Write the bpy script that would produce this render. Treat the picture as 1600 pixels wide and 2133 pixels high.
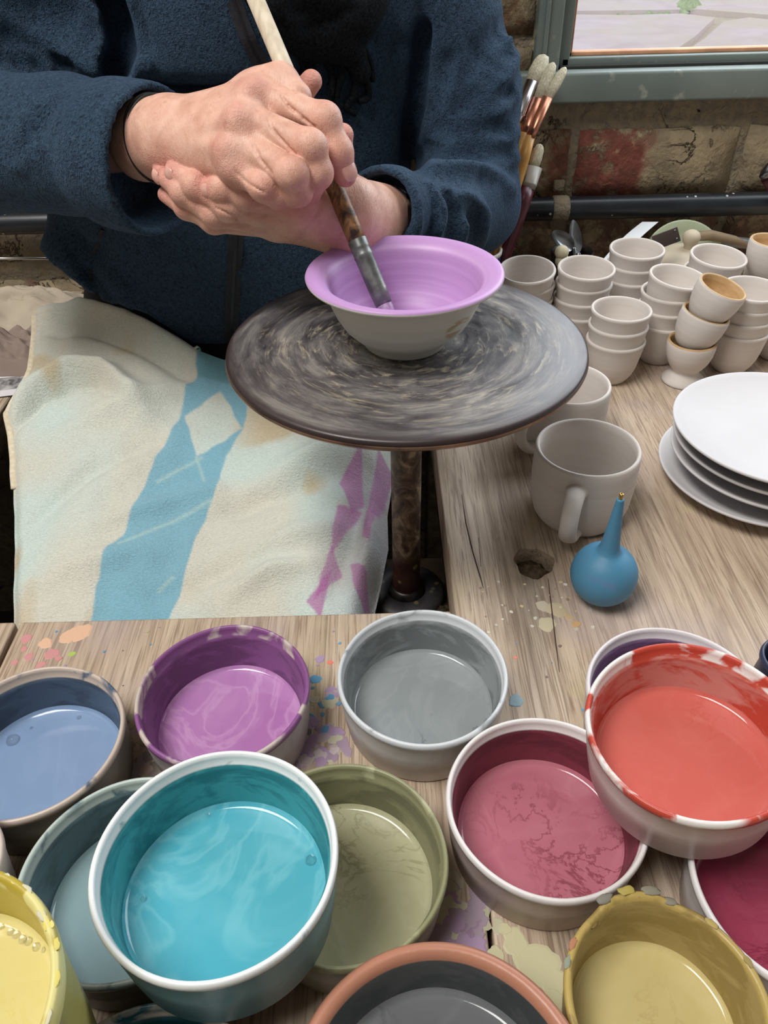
import bpy, bmesh, math, random
import numpy as np
from mathutils import Vector, Matrix, Quaternion
random.seed(7); rng = np.random.default_rng(7)
for o in list(bpy.data.objects): bpy.data.objects.remove(o)
SC = bpy.context.scene; COL = SC.collection

# ------------------------------------------------------------------ camera
CAM_H, PITCH, ROLL, FPX = 0.498, math.radians(39.5), math.radians(1.5), 1600.0
cam = bpy.data.cameras.new('camera'); camo = bpy.data.objects.new('camera', cam); COL.objects.link(camo)
RC = (Matrix.Rotation(math.pi/2-PITCH, 4, 'X') @ Matrix.Rotation(-ROLL, 4, 'Z'))
camo.matrix_world = Matrix.Translation((0, 0, CAM_H)) @ RC
cam.sensor_fit = 'VERTICAL'; cam.sensor_height = 24.0; cam.lens = 24.0*FPX/2133.0
cam.clip_start = 0.02; cam.clip_end = 200
SC.camera = camo
# ------------------------------------------------------------------ world and lamps
W = bpy.data.worlds.new('overcast_sky'); SC.world = W; W.use_nodes = True
W.node_tree.nodes['Background'].inputs[0].default_value = (0.86, 0.93, 1.0, 1)
W.node_tree.nodes['Background'].inputs[1].default_value = 0.75
def area(name, loc, target, sx, sy, power, col):
    l = bpy.data.lights.new(name, 'AREA'); l.shape = 'RECTANGLE'; l.size = sx; l.size_y = sy; l.energy = power; l.color = col
    o = bpy.data.objects.new(name, l); COL.objects.link(o); o.location = loc
    o.rotation_euler = (Vector(target)-Vector(loc)).to_track_quat('-Z', 'Y').to_euler(); return o
area('ceiling_lamp', (-0.80, 0.02, 2.20), (-0.10, 0.50, 0), 1.2, 0.8, 46.0, (1.0, 0.985, 0.955))
area('window_daylight', (0.86, 1.195, 0.80), (0.60, 0.0, 0.10), 1.1, 0.75, 11.5, (0.86, 0.93, 1.0))
SC.view_settings.view_transform = 'Standard'; SC.view_settings.look = 'None'
SC.view_settings.exposure = 0.27; SC.view_settings.gamma = 1.0; SC.view_settings.use_curve_mapping = False

# ------------------------------------------------------------------ helpers
RCn = np.array(RC.to_3x3())
def at(x, y, z=None, Y=None, D=None):
    w = RCn @ np.array([(x-800)/FPX, -(y-1066.5)/FPX, -1.0])
    k = (z-CAM_H)/w[2] if z is not None else (Y/w[1] if Y is not None else D)
    return Vector((w*k + np.array([0, 0, CAM_H])).tolist())
def s2l(c):
    c = [v/255.0 for v in c]; g_ = 0.3*c[0]+0.59*c[1]+0.11*c[2]; c = [v+(g_-v)*0.10 for v in c]
    return tuple([(v/12.92 if v <= 0.04045 else ((v+0.055)/1.055)**2.4) for v in c]) + (1.0,)
def tag(o, label=None, cat=None, group=None, kind=None):
    if label: o['label'] = label
    if cat: o['category'] = cat
    if group: o['group'] = group
    if kind: o['kind'] = kind
    return o
def empty(name, loc=(0, 0, 0), label=None, cat=None, group=None, kind=None):
    o = bpy.data.objects.new(name, None); COL.objects.link(o); o.location = loc; o.empty_display_size = 0.02
    return tag(o, label, cat, group, kind)
def wmat(o):
    m = Matrix.LocRotScale(o.location, o.rotation_euler, o.scale)
    return wmat(o.parent) @ o.matrix_parent_inverse @ m if o.parent else m
def link(name, me, m=None, parent=None, world=True, loc=None, rot=None):
    o = bpy.data.objects.new(name, me); COL.objects.link(o)
    if m is not None and len(me.materials) == 0: me.materials.append(m)
    if parent is not None:
        o.parent = parent
        if world:
            mw = wmat(parent)
            o.matrix_parent_inverse = mw.inverted()
    if loc is not None: o.location = loc
    if rot is not None: o.rotation_euler = rot
    return o
def mk(name, V, F, smooth=True):
    me = bpy.data.meshes.new(name)
    me.from_pydata([tuple(v) for v in V], [], [tuple(f) for f in F]); me.update()
    if smooth: me.polygons.foreach_set('use_smooth', [True]*len(me.polygons))
    return me
def attr(me, name, vals, typ='FLOAT'):
    a = me.attributes.new(name, typ, 'POINT')
    if typ == 'FLOAT': a.data.foreach_set('value', np.asarray(vals, dtype=np.float32).ravel())
    else: a.data.foreach_set('color', np.asarray(vals, dtype=np.float32).ravel())
def lathe(name, prof, n=72, zones=None, wob=0.0, seed=0):
    """prof: list of (r, z) from bottom centre outwards, up, and back inside."""
    V = []; F = []; Z = []; r0 = random.Random(seed); ph = [r0.uniform(0, 6.28) for _ in range(4)]
    ring = []
    for i, (r, z) in enumerate(prof):
        if r < 1e-6:
            ring.append([len(V)]); V.append((0, 0, z)); Z.append(zones[i] if zones else 0)
        else:
            st = len(V)
            for k in range(n):
                a = 2*math.pi*k/n
                w = 1+wob*(math.sin(2*a+ph[0])+0.6*math.sin(3*a+ph[1])+0.4*math.sin(5*a+ph[2]))
                V.append((r*w*math.cos(a), r*w*math.sin(a), z)); Z.append(zones[i] if zones else 0)
            ring.append(list(range(st, st+n)))
    for a, b in zip(ring[:-1], ring[1:]):
        if len(a) == 1 and len(b) == 1: continue
        for k in range(n):
            k2 = (k+1) % n
            if len(a) == 1: F.append((a[0], b[k2], b[k]))
            elif len(b) == 1: F.append((a[k], a[k2], b[0]))
            else: F.append((a[k], a[k2], b[k2], b[k]))
    me = mk(name, V, F)
    if zones: attr(me, 'zone', Z)
    return me
def tube(name, pts, rads, n=16, cap=True, flat=1.0):
    pts = [Vector(p) for p in pts]; V = []; F = []
    T = [(pts[min(i+1, len(pts)-1)]-pts[max(i-1, 0)]).normalized() for i in range(len(pts))]
    up = Vector((0, 0, 1)) if abs(T[0].z) < 0.9 else Vector((0, 1, 0))
    u = T[0].cross(up).normalized()
    for i, p in enumerate(pts):
        u = (u-T[i]*u.dot(T[i])).normalized(); v = T[i].cross(u)
        for k in range(n):
            a = 2*math.pi*k/n; V.append(p+u*math.cos(a)*rads[i]+v*math.sin(a)*rads[i]*flat)
    m = len(pts)
    for i in range(m-1):
        for k in range(n):
            F.append((i*n+k, i*n+(k+1) % n, (i+1)*n+(k+1) % n, (i+1)*n+k))
    if cap: F.append(tuple(reversed(range(n)))); F.append(tuple(range((m-1)*n, m*n)))
    return mk(name, V, F)
def boxm(name, lo, hi, bev=0.002, seg=2, jitter=0.0, sub=0, seed=0):
    bm = bmesh.new(); bmesh.ops.create_cube(bm, size=1)
    lo = Vector(lo); hi = Vector(hi); c = (lo+hi)/2; s = hi-lo
    for v in bm.verts: v.co = Vector((v.co.x*s.x, v.co.y*s.y, v.co.z*s.z))+c
    if bev: bmesh.ops.bevel(bm, geom=bm.edges[:], offset=bev, segments=seg, profile=0.6, affect='EDGES')
    if sub: bmesh.ops.subdivide_edges(bm, edges=bm.edges[:], cuts=sub, use_grid_fill=True)
    if jitter:
        r = random.Random(seed)
        for v in bm.verts: v.co += Vector((r.uniform(-1, 1), r.uniform(-1, 1), r.uniform(-1, 1)))*jitter
    me = bpy.data.meshes.new(name); bm.to_mesh(me); bm.free()
    me.polygons.foreach_set('use_smooth', [True]*len(me.polygons))
    return me
def orient(n, spin=0.0):
    q = Vector((0, 0, 1)).rotation_difference(Vector(n).normalized())
    return (q @ Quaternion((0, 0, 1), spin)).to_euler()

# ---- shader helpers
class S:
    def __init__(s, name, rough=0.6, spec=0.5):
        s.m = bpy.data.materials.new(name); s.m.use_nodes = True; s.t = s.m.node_tree
        s.b = s.t.nodes['Principled BSDF']; s.b.inputs['Roughness'].default_value = rough
        s.b.inputs['Specular IOR Level'].default_value = spec
        s.co = s.t.nodes.new('ShaderNodeTexCoord')
    def n(s, typ, **k):
        x = s.t.nodes.new('ShaderNode'+typ)
        for a, v in k.items(): setattr(x, a, v)
        return x
    def l(s, a, b): s.t.links.new(a, b)
    def put(s, sock, v):
        if hasattr(v, 'is_output'): s.l(v, sock)
        else: sock.default_value = v
    def vec(s, scale=(1, 1, 1), loc=(0, 0, 0), rot=(0, 0, 0), src=None):
        mp = s.n('Mapping'); s.l(src or s.co.outputs['Object'], mp.inputs[0])
        mp.inputs[1].default_value = loc; mp.inputs[2].default_value = rot; mp.inputs[3].default_value = scale; return mp.outputs[0]
    def noise(s, scale, det=2, dist=0, rough=0.5, v=None):
        x = s.n('TexNoise'); s.l(v or s.co.outputs['Object'], x.inputs['Vector'])
        x.inputs['Scale'].default_value = scale; x.inputs['Detail'].default_value = det
        x.inputs['Distortion'].default_value = dist; x.inputs['Roughness'].default_value = rough; return x.outputs[0]
    def voro(s, scale, v=None, feat='F1', out=0, rnd=1.0):
        x = s.n('TexVoronoi', feature=feat); s.l(v or s.co.outputs['Object'], x.inputs['Vector'])
        x.inputs['Scale'].default_value = scale; x.inputs['Randomness'].default_value = rnd; return x.outputs[out]
    def ramp(s, f, stops):
        x = s.n('ValToRGB'); s.l(f, x.inputs[0]); e = x.color_ramp.elements
        while len(e) < len(stops): e.new(0.5)
        for i, (p, c) in enumerate(stops):
            e[i].position = p; e[i].color = c if not isinstance(c, (int, float)) else (c, c, c, 1)
        return x.outputs[0]
    def mix(s, f, a, b, mode='MIX'):
        x = s.n('Mix', data_type='RGBA', blend_type=mode)
        s.put(x.inputs[0], f); s.put(x.inputs[6], a); s.put(x.inputs[7], b); return x.outputs[2]
    def math(s, op, a, b=0.0):
        x = s.n('Math', operation=op); s.put(x.inputs[0], a); s.put(x.inputs[1], b); return x.outputs[0]
    def attr(s, name, out='Fac'):
        x = s.n('Attribute', attribute_name=name); return x.outputs[out]
    def col(s, v): s.put(s.b.inputs['Base Color'], v); return s
    def rough(s, v): s.put(s.b.inputs['Roughness'], v); return s
    def bump(s, h, strength=0.3, dist=0.001):
        x = s.n('Bump'); s.l(h, x.inputs['Height']); x.inputs['Strength'].default_value = strength; x.inputs['Distance'].default_value = dist
        if s.b.inputs['Normal'].is_linked:
            s.l(s.b.inputs['Normal'].links[0].from_socket, x.inputs['Normal'])
        s.l(x.outputs[0], s.b.inputs['Normal']); return s
def plain(name, c, rough=0.6, metal=0.0, var=0.12, sc=30, spec=0.5):
    s = S(name, rough, spec); a = s2l(c); d = tuple(v*(1-var) for v in a[:3])+(1,); li = tuple(min(1, v*(1+var)) for v in a[:3])+(1,)
    s.col(s.ramp(s.noise(sc, 4), [(0.3, d), (0.7, li)])); s.b.inputs['Metallic'].default_value = metal
    return s.m

# ---- signed distance fields -> mesh (surface nets)
def smin(a, b, k):
    h = np.clip(0.5+0.5*(b-a)/k, 0, 1); return b*(1-h)+a*h-k*h*(1-h)
class Field:
    def __init__(s, lo, hi, h):
        s.lo = np.array(lo, float); s.h = h; s.n = np.ceil((np.array(hi)-s.lo)/h).astype(int)+1
        s.ax = [(s.lo[i]+h*np.arange(s.n[i])).astype(np.float32) for i in range(3)]
        s.f = np.full(s.n, 0.05, np.float32)
    def sl(s, lo, hi):
        a = np.clip(np.floor((np.array(lo)-s.lo)/s.h).astype(int), 0, s.n); b = np.clip(np.ceil((np.array(hi)-s.lo)/s.h).astype(int)+1, 0, s.n)
        return tuple(slice(i, j) for i, j in zip(a, b))
    def pts(s, q): return s.ax[0][q[0]][:, None, None], s.ax[1][q[1]][None, :, None], s.ax[2][q[2]][None, None, :]
    def cone_d(s, q, a, b, ra, rb):
        X, Y, Z = s.pts(q); a = np.array(a, np.float32); d = np.array(b, np.float32)-a; L = float(d@d)+1e-12
        t = np.clip(((X-a[0])*d[0]+(Y-a[1])*d[1]+(Z-a[2])*d[2])/L, 0, 1)
        return np.sqrt((X-a[0]-t*d[0])**2+(Y-a[1]-t*d[1])**2+(Z-a[2]-t*d[2])**2)-(ra+(rb-ra)*t)
    def bb(s, P, r): P = np.array([tuple(p) for p in P]); return s.sl(P.min(0)-r, P.max(0)+r)
    def cone(s, a, b, ra, rb, k=0.004):
        q = s.bb([a, b], max(ra, rb)+k+3*s.h); s.f[q] = smin(s.f[q], s.cone_d(q, a, b, ra, rb), k)
    def ell_d(s, q, c, r, R=None):
        X, Y, Z = s.pts(q); X = X-c[0]; Y = Y-c[1]; Z = Z-c[2]
        if R is not None:
            R = np.array(R); X, Y, Z = (R[0, 0]*X+R[1, 0]*Y+R[2, 0]*Z, R[0, 1]*X+R[1, 1]*Y+R[2, 1]*Z, R[0, 2]*X+R[1, 2]*Y+R[2, 2]*Z)
        k0 = np.sqrt((X/r[0])**2+(Y/r[1])**2+(Z/r[2])**2); k1 = np.sqrt((X/r[0]**2)**2+(Y/r[1]**2)**2+(Z/r[2]**2)**2)+1e-9
        return k0*(k0-1)/k1
    def ell(s, c, r, k=0.004, R=None):
        q = s.bb([c], max(r)+k+3*s.h); s.f[q] = smin(s.f[q], s.ell_d(q, c, r, R), k)
    def chain(s, P, r, k, sign=1):
        """sign 1: add a tube along P; -1: carve it."""
        rr = r if hasattr(r, '__len__') else [r]*len(P)
        q = s.bb(P, max(rr)+k+3*s.h); d = None
        for i in range(len(P)-1):
            e = s.cone_d(q, P[i], P[i+1], rr[i], rr[i+1]); d = e if d is None else np.minimum(d, e)
        if sign > 0: s.f[q] = smin(s.f[q], d, k)
        else: s.f[q] = -smin(-s.f[q], d, k)
    def march(s, x, y, D0=0.4, D1=1.3, step=0.0015):
        w = RCn @ np.array([(x-800)/FPX, -(y-1066.5)/FPX, -1.0]); t = np.arange(D0, D1, step)
        P = w[None]*t[:, None]+np.array([0, 0, CAM_H]); i = np.round((P-s.lo)/s.h).astype(int)
        ok = ((i >= 0) & (i < s.n)).all(1); v = np.full(len(t), 1.0); v[ok] = s.f[tuple(i[ok].T)]
        j = np.where(v < 0)[0]
        return P[j[0]] if len(j) else None
    def line(s, px, step=10):
        """project a polyline given on the picture plane onto the surface"""
        out = []
        for (x0, y0), (x1, y1) in zip(px[:-1], px[1:]):
            n = max(1, int(math.hypot(x1-x0, y1-y0)/step))
            for i in range(n):
                p = s.march(x0+(x1-x0)*i/n, y0+(y1-y0)*i/n)
                if p is not None: out.append(p)
        p = s.march(*px[-1]);
        if p is not None: out.append(p)
        return out
    def groove(s, px, r, k=0.006, step=10, taper=True):
        P = s.line(px, step)
        if len(P) < 2: return
        n = len(P); rr = [r*(0.35+0.65*math.sin(math.pi*(i+0.5)/n)) if taper else r for i in range(n)]
        # split on depth jumps
        st = 0
        for i in range(1, n+1):
            if i == n or np.linalg.norm(P[i]-P[i-1]) > 0.05:
                if i-st > 1: s.chain(P[st:i], rr[st:i], k, -1)
                st = i
    def ridge(s, px, r, k=0.01, step=10):
        P = s.line(px, step)
        if len(P) < 2: return
        n = len(P); rr = [r*(0.4+0.6*math.sin(math.pi*(i+0.5)/n)) for i in range(n)]; st = 0
        for i in range(1, n+1):
            if i == n or np.linalg.norm(P[i]-P[i-1]) > 0.05:
                if i-st > 1: s.chain(P[st:i], rr[st:i], k, 1)
                st = i
    def nets(s):
        f = s.f; h = s.h; sg = f < 0; n = np.array(f.shape)
        cnt = np.zeros(n-1, np.int8)
        C = [(i, j, k) for i in (0, 1) for j in (0, 1) for k in (0, 1)]
        for i, j, k in C: cnt += sg[i:n[0]-1+i, j:n[1]-1+j, k:n[2]-1+k]
        m = (cnt > 0) & (cnt < 8); I = np.argwhere(m); idx = np.full(n-1, -1, np.int64); idx[m] = np.arange(len(I))
        acc = np.zeros((len(I), 3)); num = np.zeros(len(I))
        for a in C:
            for ax in range(3):
                if a[ax]: continue
                b = list(a); b[ax] = 1
                fa = f[I[:, 0]+a[0], I[:, 1]+a[1], I[:, 2]+a[2]]; fb = f[I[:, 0]+b[0], I[:, 1]+b[1], I[:, 2]+b[2]]
                c = (fa < 0) != (fb < 0); t = np.where(c, fa/np.where(c, fa-fb, 1), 0)
                p = np.tile(np.array(a, float), (len(I), 1)); p[:, ax] += t
                acc[c] += p[c]; num[c] += 1
        V = s.lo+h*(I+acc/num[:, None]); Q = []
        for ax in range(3):
            u, v = [(1, 2), (2, 0), (0, 1)][ax]
            A = [slice(None)]*3; B = [slice(None)]*3; A[ax] = slice(0, -1); B[ax] = slice(1, None)
            e = sg[tuple(A)] != sg[tuple(B)]
            J = np.argwhere(e); J = J[(J[:, u] > 0) & (J[:, v] > 0) & (J[:, u] < n[u]-1) & (J[:, v] < n[v]-1)]
            ins = sg[tuple(J.T)]
            def cell(du, dv):
                K = J.copy(); K[:, u] += du; K[:, v] += dv; return idx[tuple(K.T)]
            q = np.stack([cell(-1, -1), cell(0, -1), cell(0, 0), cell(-1, 0)], 1)
            q[~ins] = q[~ins][:, ::-1]; Q.append(q)
        return V, np.concatenate(Q)
def np_mesh(name, V, Q):
    me = bpy.data.meshes.new(name); me.vertices.add(len(V)); me.vertices.foreach_set('co', np.asarray(V, np.float32).ravel())
    me.loops.add(Q.size); me.loops.foreach_set('vertex_index', Q.ravel().astype(np.int32)); me.polygons.add(len(Q))
    me.polygons.foreach_set('loop_start', (np.arange(len(Q))*4).astype(np.int32))
    me.update(calc_edges=True); me.validate()
    me.polygons.foreach_set('use_smooth', [True]*len(me.polygons)); return me
def laplace(V, Q, it=2, lam=0.5):
    a = np.concatenate([Q[:, 0], Q[:, 1], Q[:, 2], Q[:, 3]]); b = np.concatenate([Q[:, 1], Q[:, 2], Q[:, 3], Q[:, 0]])
    for _ in range(it):
        S_ = np.zeros_like(V); N = np.zeros(len(V))
        for i in range(3): S_[:, i] = np.bincount(a, V[b, i], len(V))+np.bincount(b, V[a, i], len(V))
        N = np.bincount(a, minlength=len(V))+np.bincount(b, minlength=len(V))
        V = V+lam*(S_/np.maximum(N, 1)[:, None]-V)
    return V
def vnoise(x, y, seed=0):
    """smooth value noise, numpy"""
    r = np.random.default_rng(seed); T = r.random((64, 64)); xi = np.floor(x).astype(int); yi = np.floor(y).astype(int)
    fx = x-xi; fy = y-yi; fx = fx*fx*(3-2*fx); fy = fy*fy*(3-2*fy); g = lambda a, b: T[a % 64, b % 64]
    return (g(xi, yi)*(1-fx)+g(xi+1, yi)*fx)*(1-fy)+(g(xi, yi+1)*(1-fx)+g(xi+1, yi+1)*fx)*fy
def inpoly(x, y, P):
    c = np.zeros(x.shape, bool); n = len(P)
    for i in range(n):
        x0, y0 = P[i]; x1, y1 = P[(i+1) % n]
        if y0 == y1: continue
        c ^= ((y0 > y) != (y1 > y)) & (x < (x1-x0)*(y-y0)/(y1-y0)+x0)
    return c
# ================================================================== THE SETTING
WY = 1.20
def struct(name, me, m, parent=None): return tag(link(name, me, m, parent), kind='structure')
# ---- materials of the setting
s = S('mortar', 0.95, 0.2)
mud = s.ramp(s.noise(9, 5, 0.4), [(0.25, s2l((104, 94, 78))), (0.5, s2l((140, 126, 102))), (0.75, s2l((158, 143, 112)))])
s.col(s.mix(s.ramp(s.noise(70, 5), [(0.42, 0.0), (0.62, 1.0)]), mud, s2l((122, 112, 98))))
crk = s.ramp(s.noise(8, 7, 0.6, 0.68, s.vec(loc=(5, 3, 1))), [(0.485, 0.0), (0.497, 1.0), (0.503, 1.0), (0.515, 0.0)])
pk_ = s.math('MULTIPLY', crk, s.ramp(s.noise(5, 2), [(0.45, 0.0), (0.55, 1.0)]))
s.col(s.mix(pk_, s.b.inputs['Base Color'].links[0].from_socket, s2l((58, 50, 42))))
s.bump(s.math('SUBTRACT', 1.0, pk_), 0.8, 0.004)
s.bump(s.noise(120, 6, 0.5), 1.0, 0.005).bump(s.noise(22, 4, 1.0), 0.8, 0.008); MORTAR = s.m
def brick_mat(name, red, cover, lo, xr=None):
    s = S(name, 0.9, 0.2)
    r = s.ramp(s.noise(60, 5, 0.3), [(0.3, s2l(tuple(v*0.78 for v in red))), (0.6, s2l(red)), (0.8, s2l((178, 150, 118)))])
    t = s.ramp(s.noise(30, 5, 0.5), [(0.3, s2l((126, 112, 90))), (0.7, s2l((166, 148, 116)))])
    m_ = s.ramp(s.noise(26, 8, 0.15, 0.72), [(cover-0.05, lo), (cover+0.06, 1.0)])
    if xr:      # mud render spreads over one end of this brick
        sx = s.n('SeparateXYZ'); s.l(s.co.outputs['Object'], sx.inputs[0]); mr = s.n('MapRange'); s.l(s.math('ADD', sx.outputs[0], s.math('MULTIPLY', s.math('SUBTRACT', s.noise(30, 5), 0.5), 0.06)), mr.inputs[0])
        mr.inputs[1].default_value = xr[0]; mr.inputs[2].default_value = xr[1]; m_ = s.math('MAXIMUM', m_, mr.outputs[0])
    s.col(s.mix(m_, r, t))
    crk = s.ramp(s.noise(10, 7, 0.8, 0.7, s.vec(loc=(2, 3, 1))), [(0.488, 0.0), (0.498, 1.0), (0.502, 1.0), (0.512, 0.0)])
    pk_ = s.math('MULTIPLY', s.math('MULTIPLY', crk, m_), s.ramp(s.noise(6, 2), [(0.45, 0.0), (0.55, 1.0)]))
    s.col(s.mix(pk_, s.b.inputs['Base Color'].links[0].from_socket, s2l((60, 50, 42)))); s.bump(s.math('SUBTRACT', 1.0, pk_), 0.8, 0.004)
    s.bump(s.noise(160, 5), 0.8, 0.003).bump(m_, 0.7, 0.003).bump(s.noise(18, 4, 1.2), 0.6, 0.006); return s.m
BRICK_RED = brick_mat('brick_worn_red', (134, 76, 64), 0.54, 0.1)
BRICK_MUD = brick_mat('brick_under_mud_render', (142, 96, 80), 0.38, 0.3)
BRICK_ORANGE = brick_mat('brick_orange', (170, 98, 68), 0.56, 0.0)
BRICK_HALF = brick_mat('brick_half_rendered', (134, 72, 62), 0.57, 0.05, (0.385, 0.41))
BRICK_LEFT = brick_mat('brick_mostly_rendered', (140, 82, 66), 0.54, 0.1, (0.262, 0.248))
BRICK_DIM = brick_mat('brick_dull_brown', (112, 80, 66), 0.52, 0.1)
BRICK_BROWN = brick_mat('brick_brown', (120, 88, 62), 0.5, 0.0)
s = S('grey_green_window_paint', 0.45)
s.col(s.mix(s.ramp(s.noise(45, 6, 0.3), [(0.62, 0.0), (0.72, 1.0)]), s.ramp(s.noise(6, 3), [(0.3, s2l((92, 104, 100))), (0.7, s2l((116, 127, 121)))]), s2l((140, 146, 134))))
s.bump(s.noise(90, 4), 0.15, 0.001); WPAINT = s.m
PUTTY = plain('orange_putty', (196, 140, 104), 0.7, var=0.25)
s = S('aged_bench_wood', 0.62, 0.35)
g = s.noise(1.0, 5, 1.2, 0.6, s.vec((95, 5, 95)))
wv = s.noise(1.0, 3, 2.5, 0.55, s.vec((240, 7, 240)))
c = s.ramp(g, [(0.25, s2l((154, 131, 109))), (0.5, s2l((189, 166, 142))), (0.75, s2l((210, 189, 165)))])
c = s.mix(s.ramp(wv, [(0.38, 0.62), (0.5, 0.0)]), c, s2l((126, 102, 84)))
c = s.mix(s.ramp(s.noise(7, 4, 0.6), [(0.52, 0.0), (0.68, 0.5)]), c, s2l((176, 158, 156)))
c = s.mix(s.ramp(s.noise(11, 4, 0.8, 0.5, s.vec(loc=(3, 1, 2))), [(0.6, 0.0), (0.7, 0.45)]), c, s2l((186, 172, 128)))
s.col(c); s.bump(wv, 0.25, 0.0008).bump(g, 0.2, 0.001); WOOD = s.m
s = S('dark_bearer_wood', 0.8); s.col(s.ramp(s.noise(25, 5, 1), [(0.3, s2l((70, 56, 42))), (0.7, s2l((132, 112, 84)))])); s.bump(s.noise(140, 5), 0.6, 0.002); BEARER = s.m
s = S('dusty_concrete', 0.9); s.col(s.ramp(s.noise(6, 5), [(0.3, s2l((44, 40, 36))), (0.7, s2l((70, 64, 57)))])); FLOORM = s.m
# ---- floor and back wall
struct('floor', mk('floor', [(-2.5, -2.5, -0.75), (2.5, -2.5, -0.75), (2.5, WY+0.1, -0.75), (-2.5, WY+0.1, -0.75)], [(0, 1, 2, 3)]), FLOORM)
s = S('grey_plaster', 0.9, 0.2); s.col(s.ramp(s.noise(3, 4), [(0.3, s2l((196, 193, 186))), (0.7, s2l((212, 209, 202)))])); PLAS = s.m
s = S('white_ceiling_board', 0.9, 0.2); s.col(s.ramp(s.noise(2, 3), [(0.3, s2l((226, 224, 220))), (0.7, s2l((236, 234, 230)))])); CEIL = s.m
struct('ceiling', boxm('ceiling', (-1.7, -1.9, 2.4), (1.9, WY+0.2, 2.5), 0), CEIL)
struct('wall_left', boxm('wall_left', (-1.7, -1.9, -0.75), (-1.6, WY, 2.4), 0), PLAS)
struct('wall_right', boxm('wall_right', (1.8, -1.9, -0.75), (1.9, WY, 2.4), 0), PLAS)
struct('wall_front', boxm('wall_front', (-1.6, -1.9, -0.75), (1.8, -1.8, 2.4), 0), PLAS)
zb = at(1300, 213, Y=1.175).z            # underside of the window frame
x_st0, x_st1 = at(1117, 90, Y=1.185).x, at(1190, 70, Y=1.185).x
bm = bmesh.new()
for lo, hi in (((-1.6, WY, -0.75), (1.8, WY+0.22, zb+0.02)), ((-1.6, WY, zb+0.02), (x_st0+0.01, WY+0.22, 2.4)), ((x_st0+0.01, WY, 1.25), (1.8, WY+0.22, 2.4))):
    r = bmesh.ops.create_cube(bm, size=1)
    for v in r['verts']:
        v.co = Vector([lo[i]+(v.co[i]+0.5)*(hi[i]-lo[i]) for i in range(3)])
me = bpy.data.meshes.new('wall_back'); bm.to_mesh(me); bm.free(); wall = struct('wall_back', me, MORTAR)
def brick(x0, x1, z0, z1, m, proud, seed):
    r = random.Random(seed); n = 7; k = 4; V = []; F = []
    for j in range(k+1):
        for i in range(n+1):
            u = i/n; w = j/k; e = min(min(u, 1-u)*(x1-x0), min(w, 1-w)*(z1-z0))
            d = proud-(0.003 if e < 1e-6 else 0)+r.uniform(-0.0012, 0.0012)
            V.append((x0+(x1-x0)*u+(r.uniform(-.0018, .0018)), WY-d, z0+(z1-z0)*w+r.uniform(-.0018, .0018)))
    for j in range(k):
        for i in range(n):
            a = j*(n+1)+i; F.append((a, a+1, a+n+2, a+n+1))
    ring = [i for i in range(n+1)]+[j*(n+1)+n for j in range(1, k+1)]+[k*(n+1)+i for i in range(n-1, -1, -1)]+[j*(n+1) for j in range(k-1, 0, -1)]
    st = len(V)
    for i in ring: V.append((V[i][0], WY+0.01, V[i][2]))
    for a in range(len(ring)):
        b = (a+1) % len(ring); F.append((ring[b], ring[a], st+a, st+b))
    link('brick', mk('brick', V, F), m, wall)
sd = 0
for z0, z1, off, ms in ((-0.075, 0.012, -0.12, (BRICK_MUD, BRICK_ORANGE)), (0.026, 0.108, 0.052, (BRICK_ORANGE, BRICK_RED, BRICK_ORANGE)), (0.121, 0.213, 0.297-0.245*4, (BRICK_RED, BRICK_MUD)),
                        (0.226, 0.318, -0.75, (BRICK_BROWN, BRICK_MUD)), (0.331, 0.42, -0.62, (BRICK_BROWN,)), (0.433, 0.52, -0.75, (BRICK_BROWN, BRICK_RED))):
    x = off-0.49 if off > -0.3 else off
    i = 0
    while x < 1.0:
        x1 = x+0.231
        if z1 > 0.24 and x1 > x_st0: x1 = x_st0-0.004
        if x1-x > 0.03 and (x1 < -0.3 or x > -0.1):
            m = ms[i % len(ms)]
            if abs(z0-0.121) < 0.01: m = BRICK_HALF if 0.29 < x < 0.32 else (BRICK_LEFT if 0.03 < x < 0.2 else BRICK_MUD)
            if abs(z0-0.026) < 0.01: m = BRICK_ORANGE if x < 0 else BRICK_DIM
            brick(x, x1, z0, z1, m, 0.006 if m is not BRICK_MUD else 0.008, sd); sd += 1
        x += 0.245; i += 1
# ---- window
win = tag(empty('window_1', (0.6, 1.2, zb)), kind='structure')
def wpart(name, lo, hi, m, bev=0.003): return link(name, boxm(name, lo, hi, bev), m, win)
z_r1 = at(1300, 148, Y=1.175).z; z_s1 = at(1300, 117, Y=1.205).z
wpart('frame_rail', (0.13, 1.172, zb), (1.45, 1.235, z_r1), WPAINT, 0.004)
wpart('frame_stile', (x_st0, 1.182, z_r1), (x_st1-0.012, 1.235, 1.2), WPAINT, 0.004)
wpart('frame_bead', (x_st0+0.008, 1.176, z_r1), (x_st0+0.014, 1.186, 1.2), WPAINT, 0.002)
wpart('sash_stile', (x_st1-0.012, 1.203, z_r1), (x_st1+0.006, 1.24, 1.2), WPAINT, 0.002)
wpart('sash_rail', (x_st1-0.005, 1.203, z_r1), (1.45, 1.24, z_s1), WPAINT, 0.002)
wpart('sash_gap_shade', (x_st1-0.008, 1.196, z_r1-0.001), (1.45, 1.204, z_r1+0.004), plain('gap_shade', (40, 42, 40), 0.9), 0.001)  # solid strip; its dark colour stands in for shade in the gap
wpart('putty', (x_st1+0.006, 1.215, z_s1), (1.45, 1.232, z_s1+0.005), PUTTY, 0.001)
wpart('putty', (x_st1+0.006, 1.215, z_s1), (x_st1+0.011, 1.232, 1.2), PUTTY, 0.001)
s = S('window_glass', 0.02); t = s.t
tr = s.n('BsdfTransparent'); gl = s.n('BsdfGlossy'); gl.inputs['Roughness'].default_value = 0.02
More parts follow.
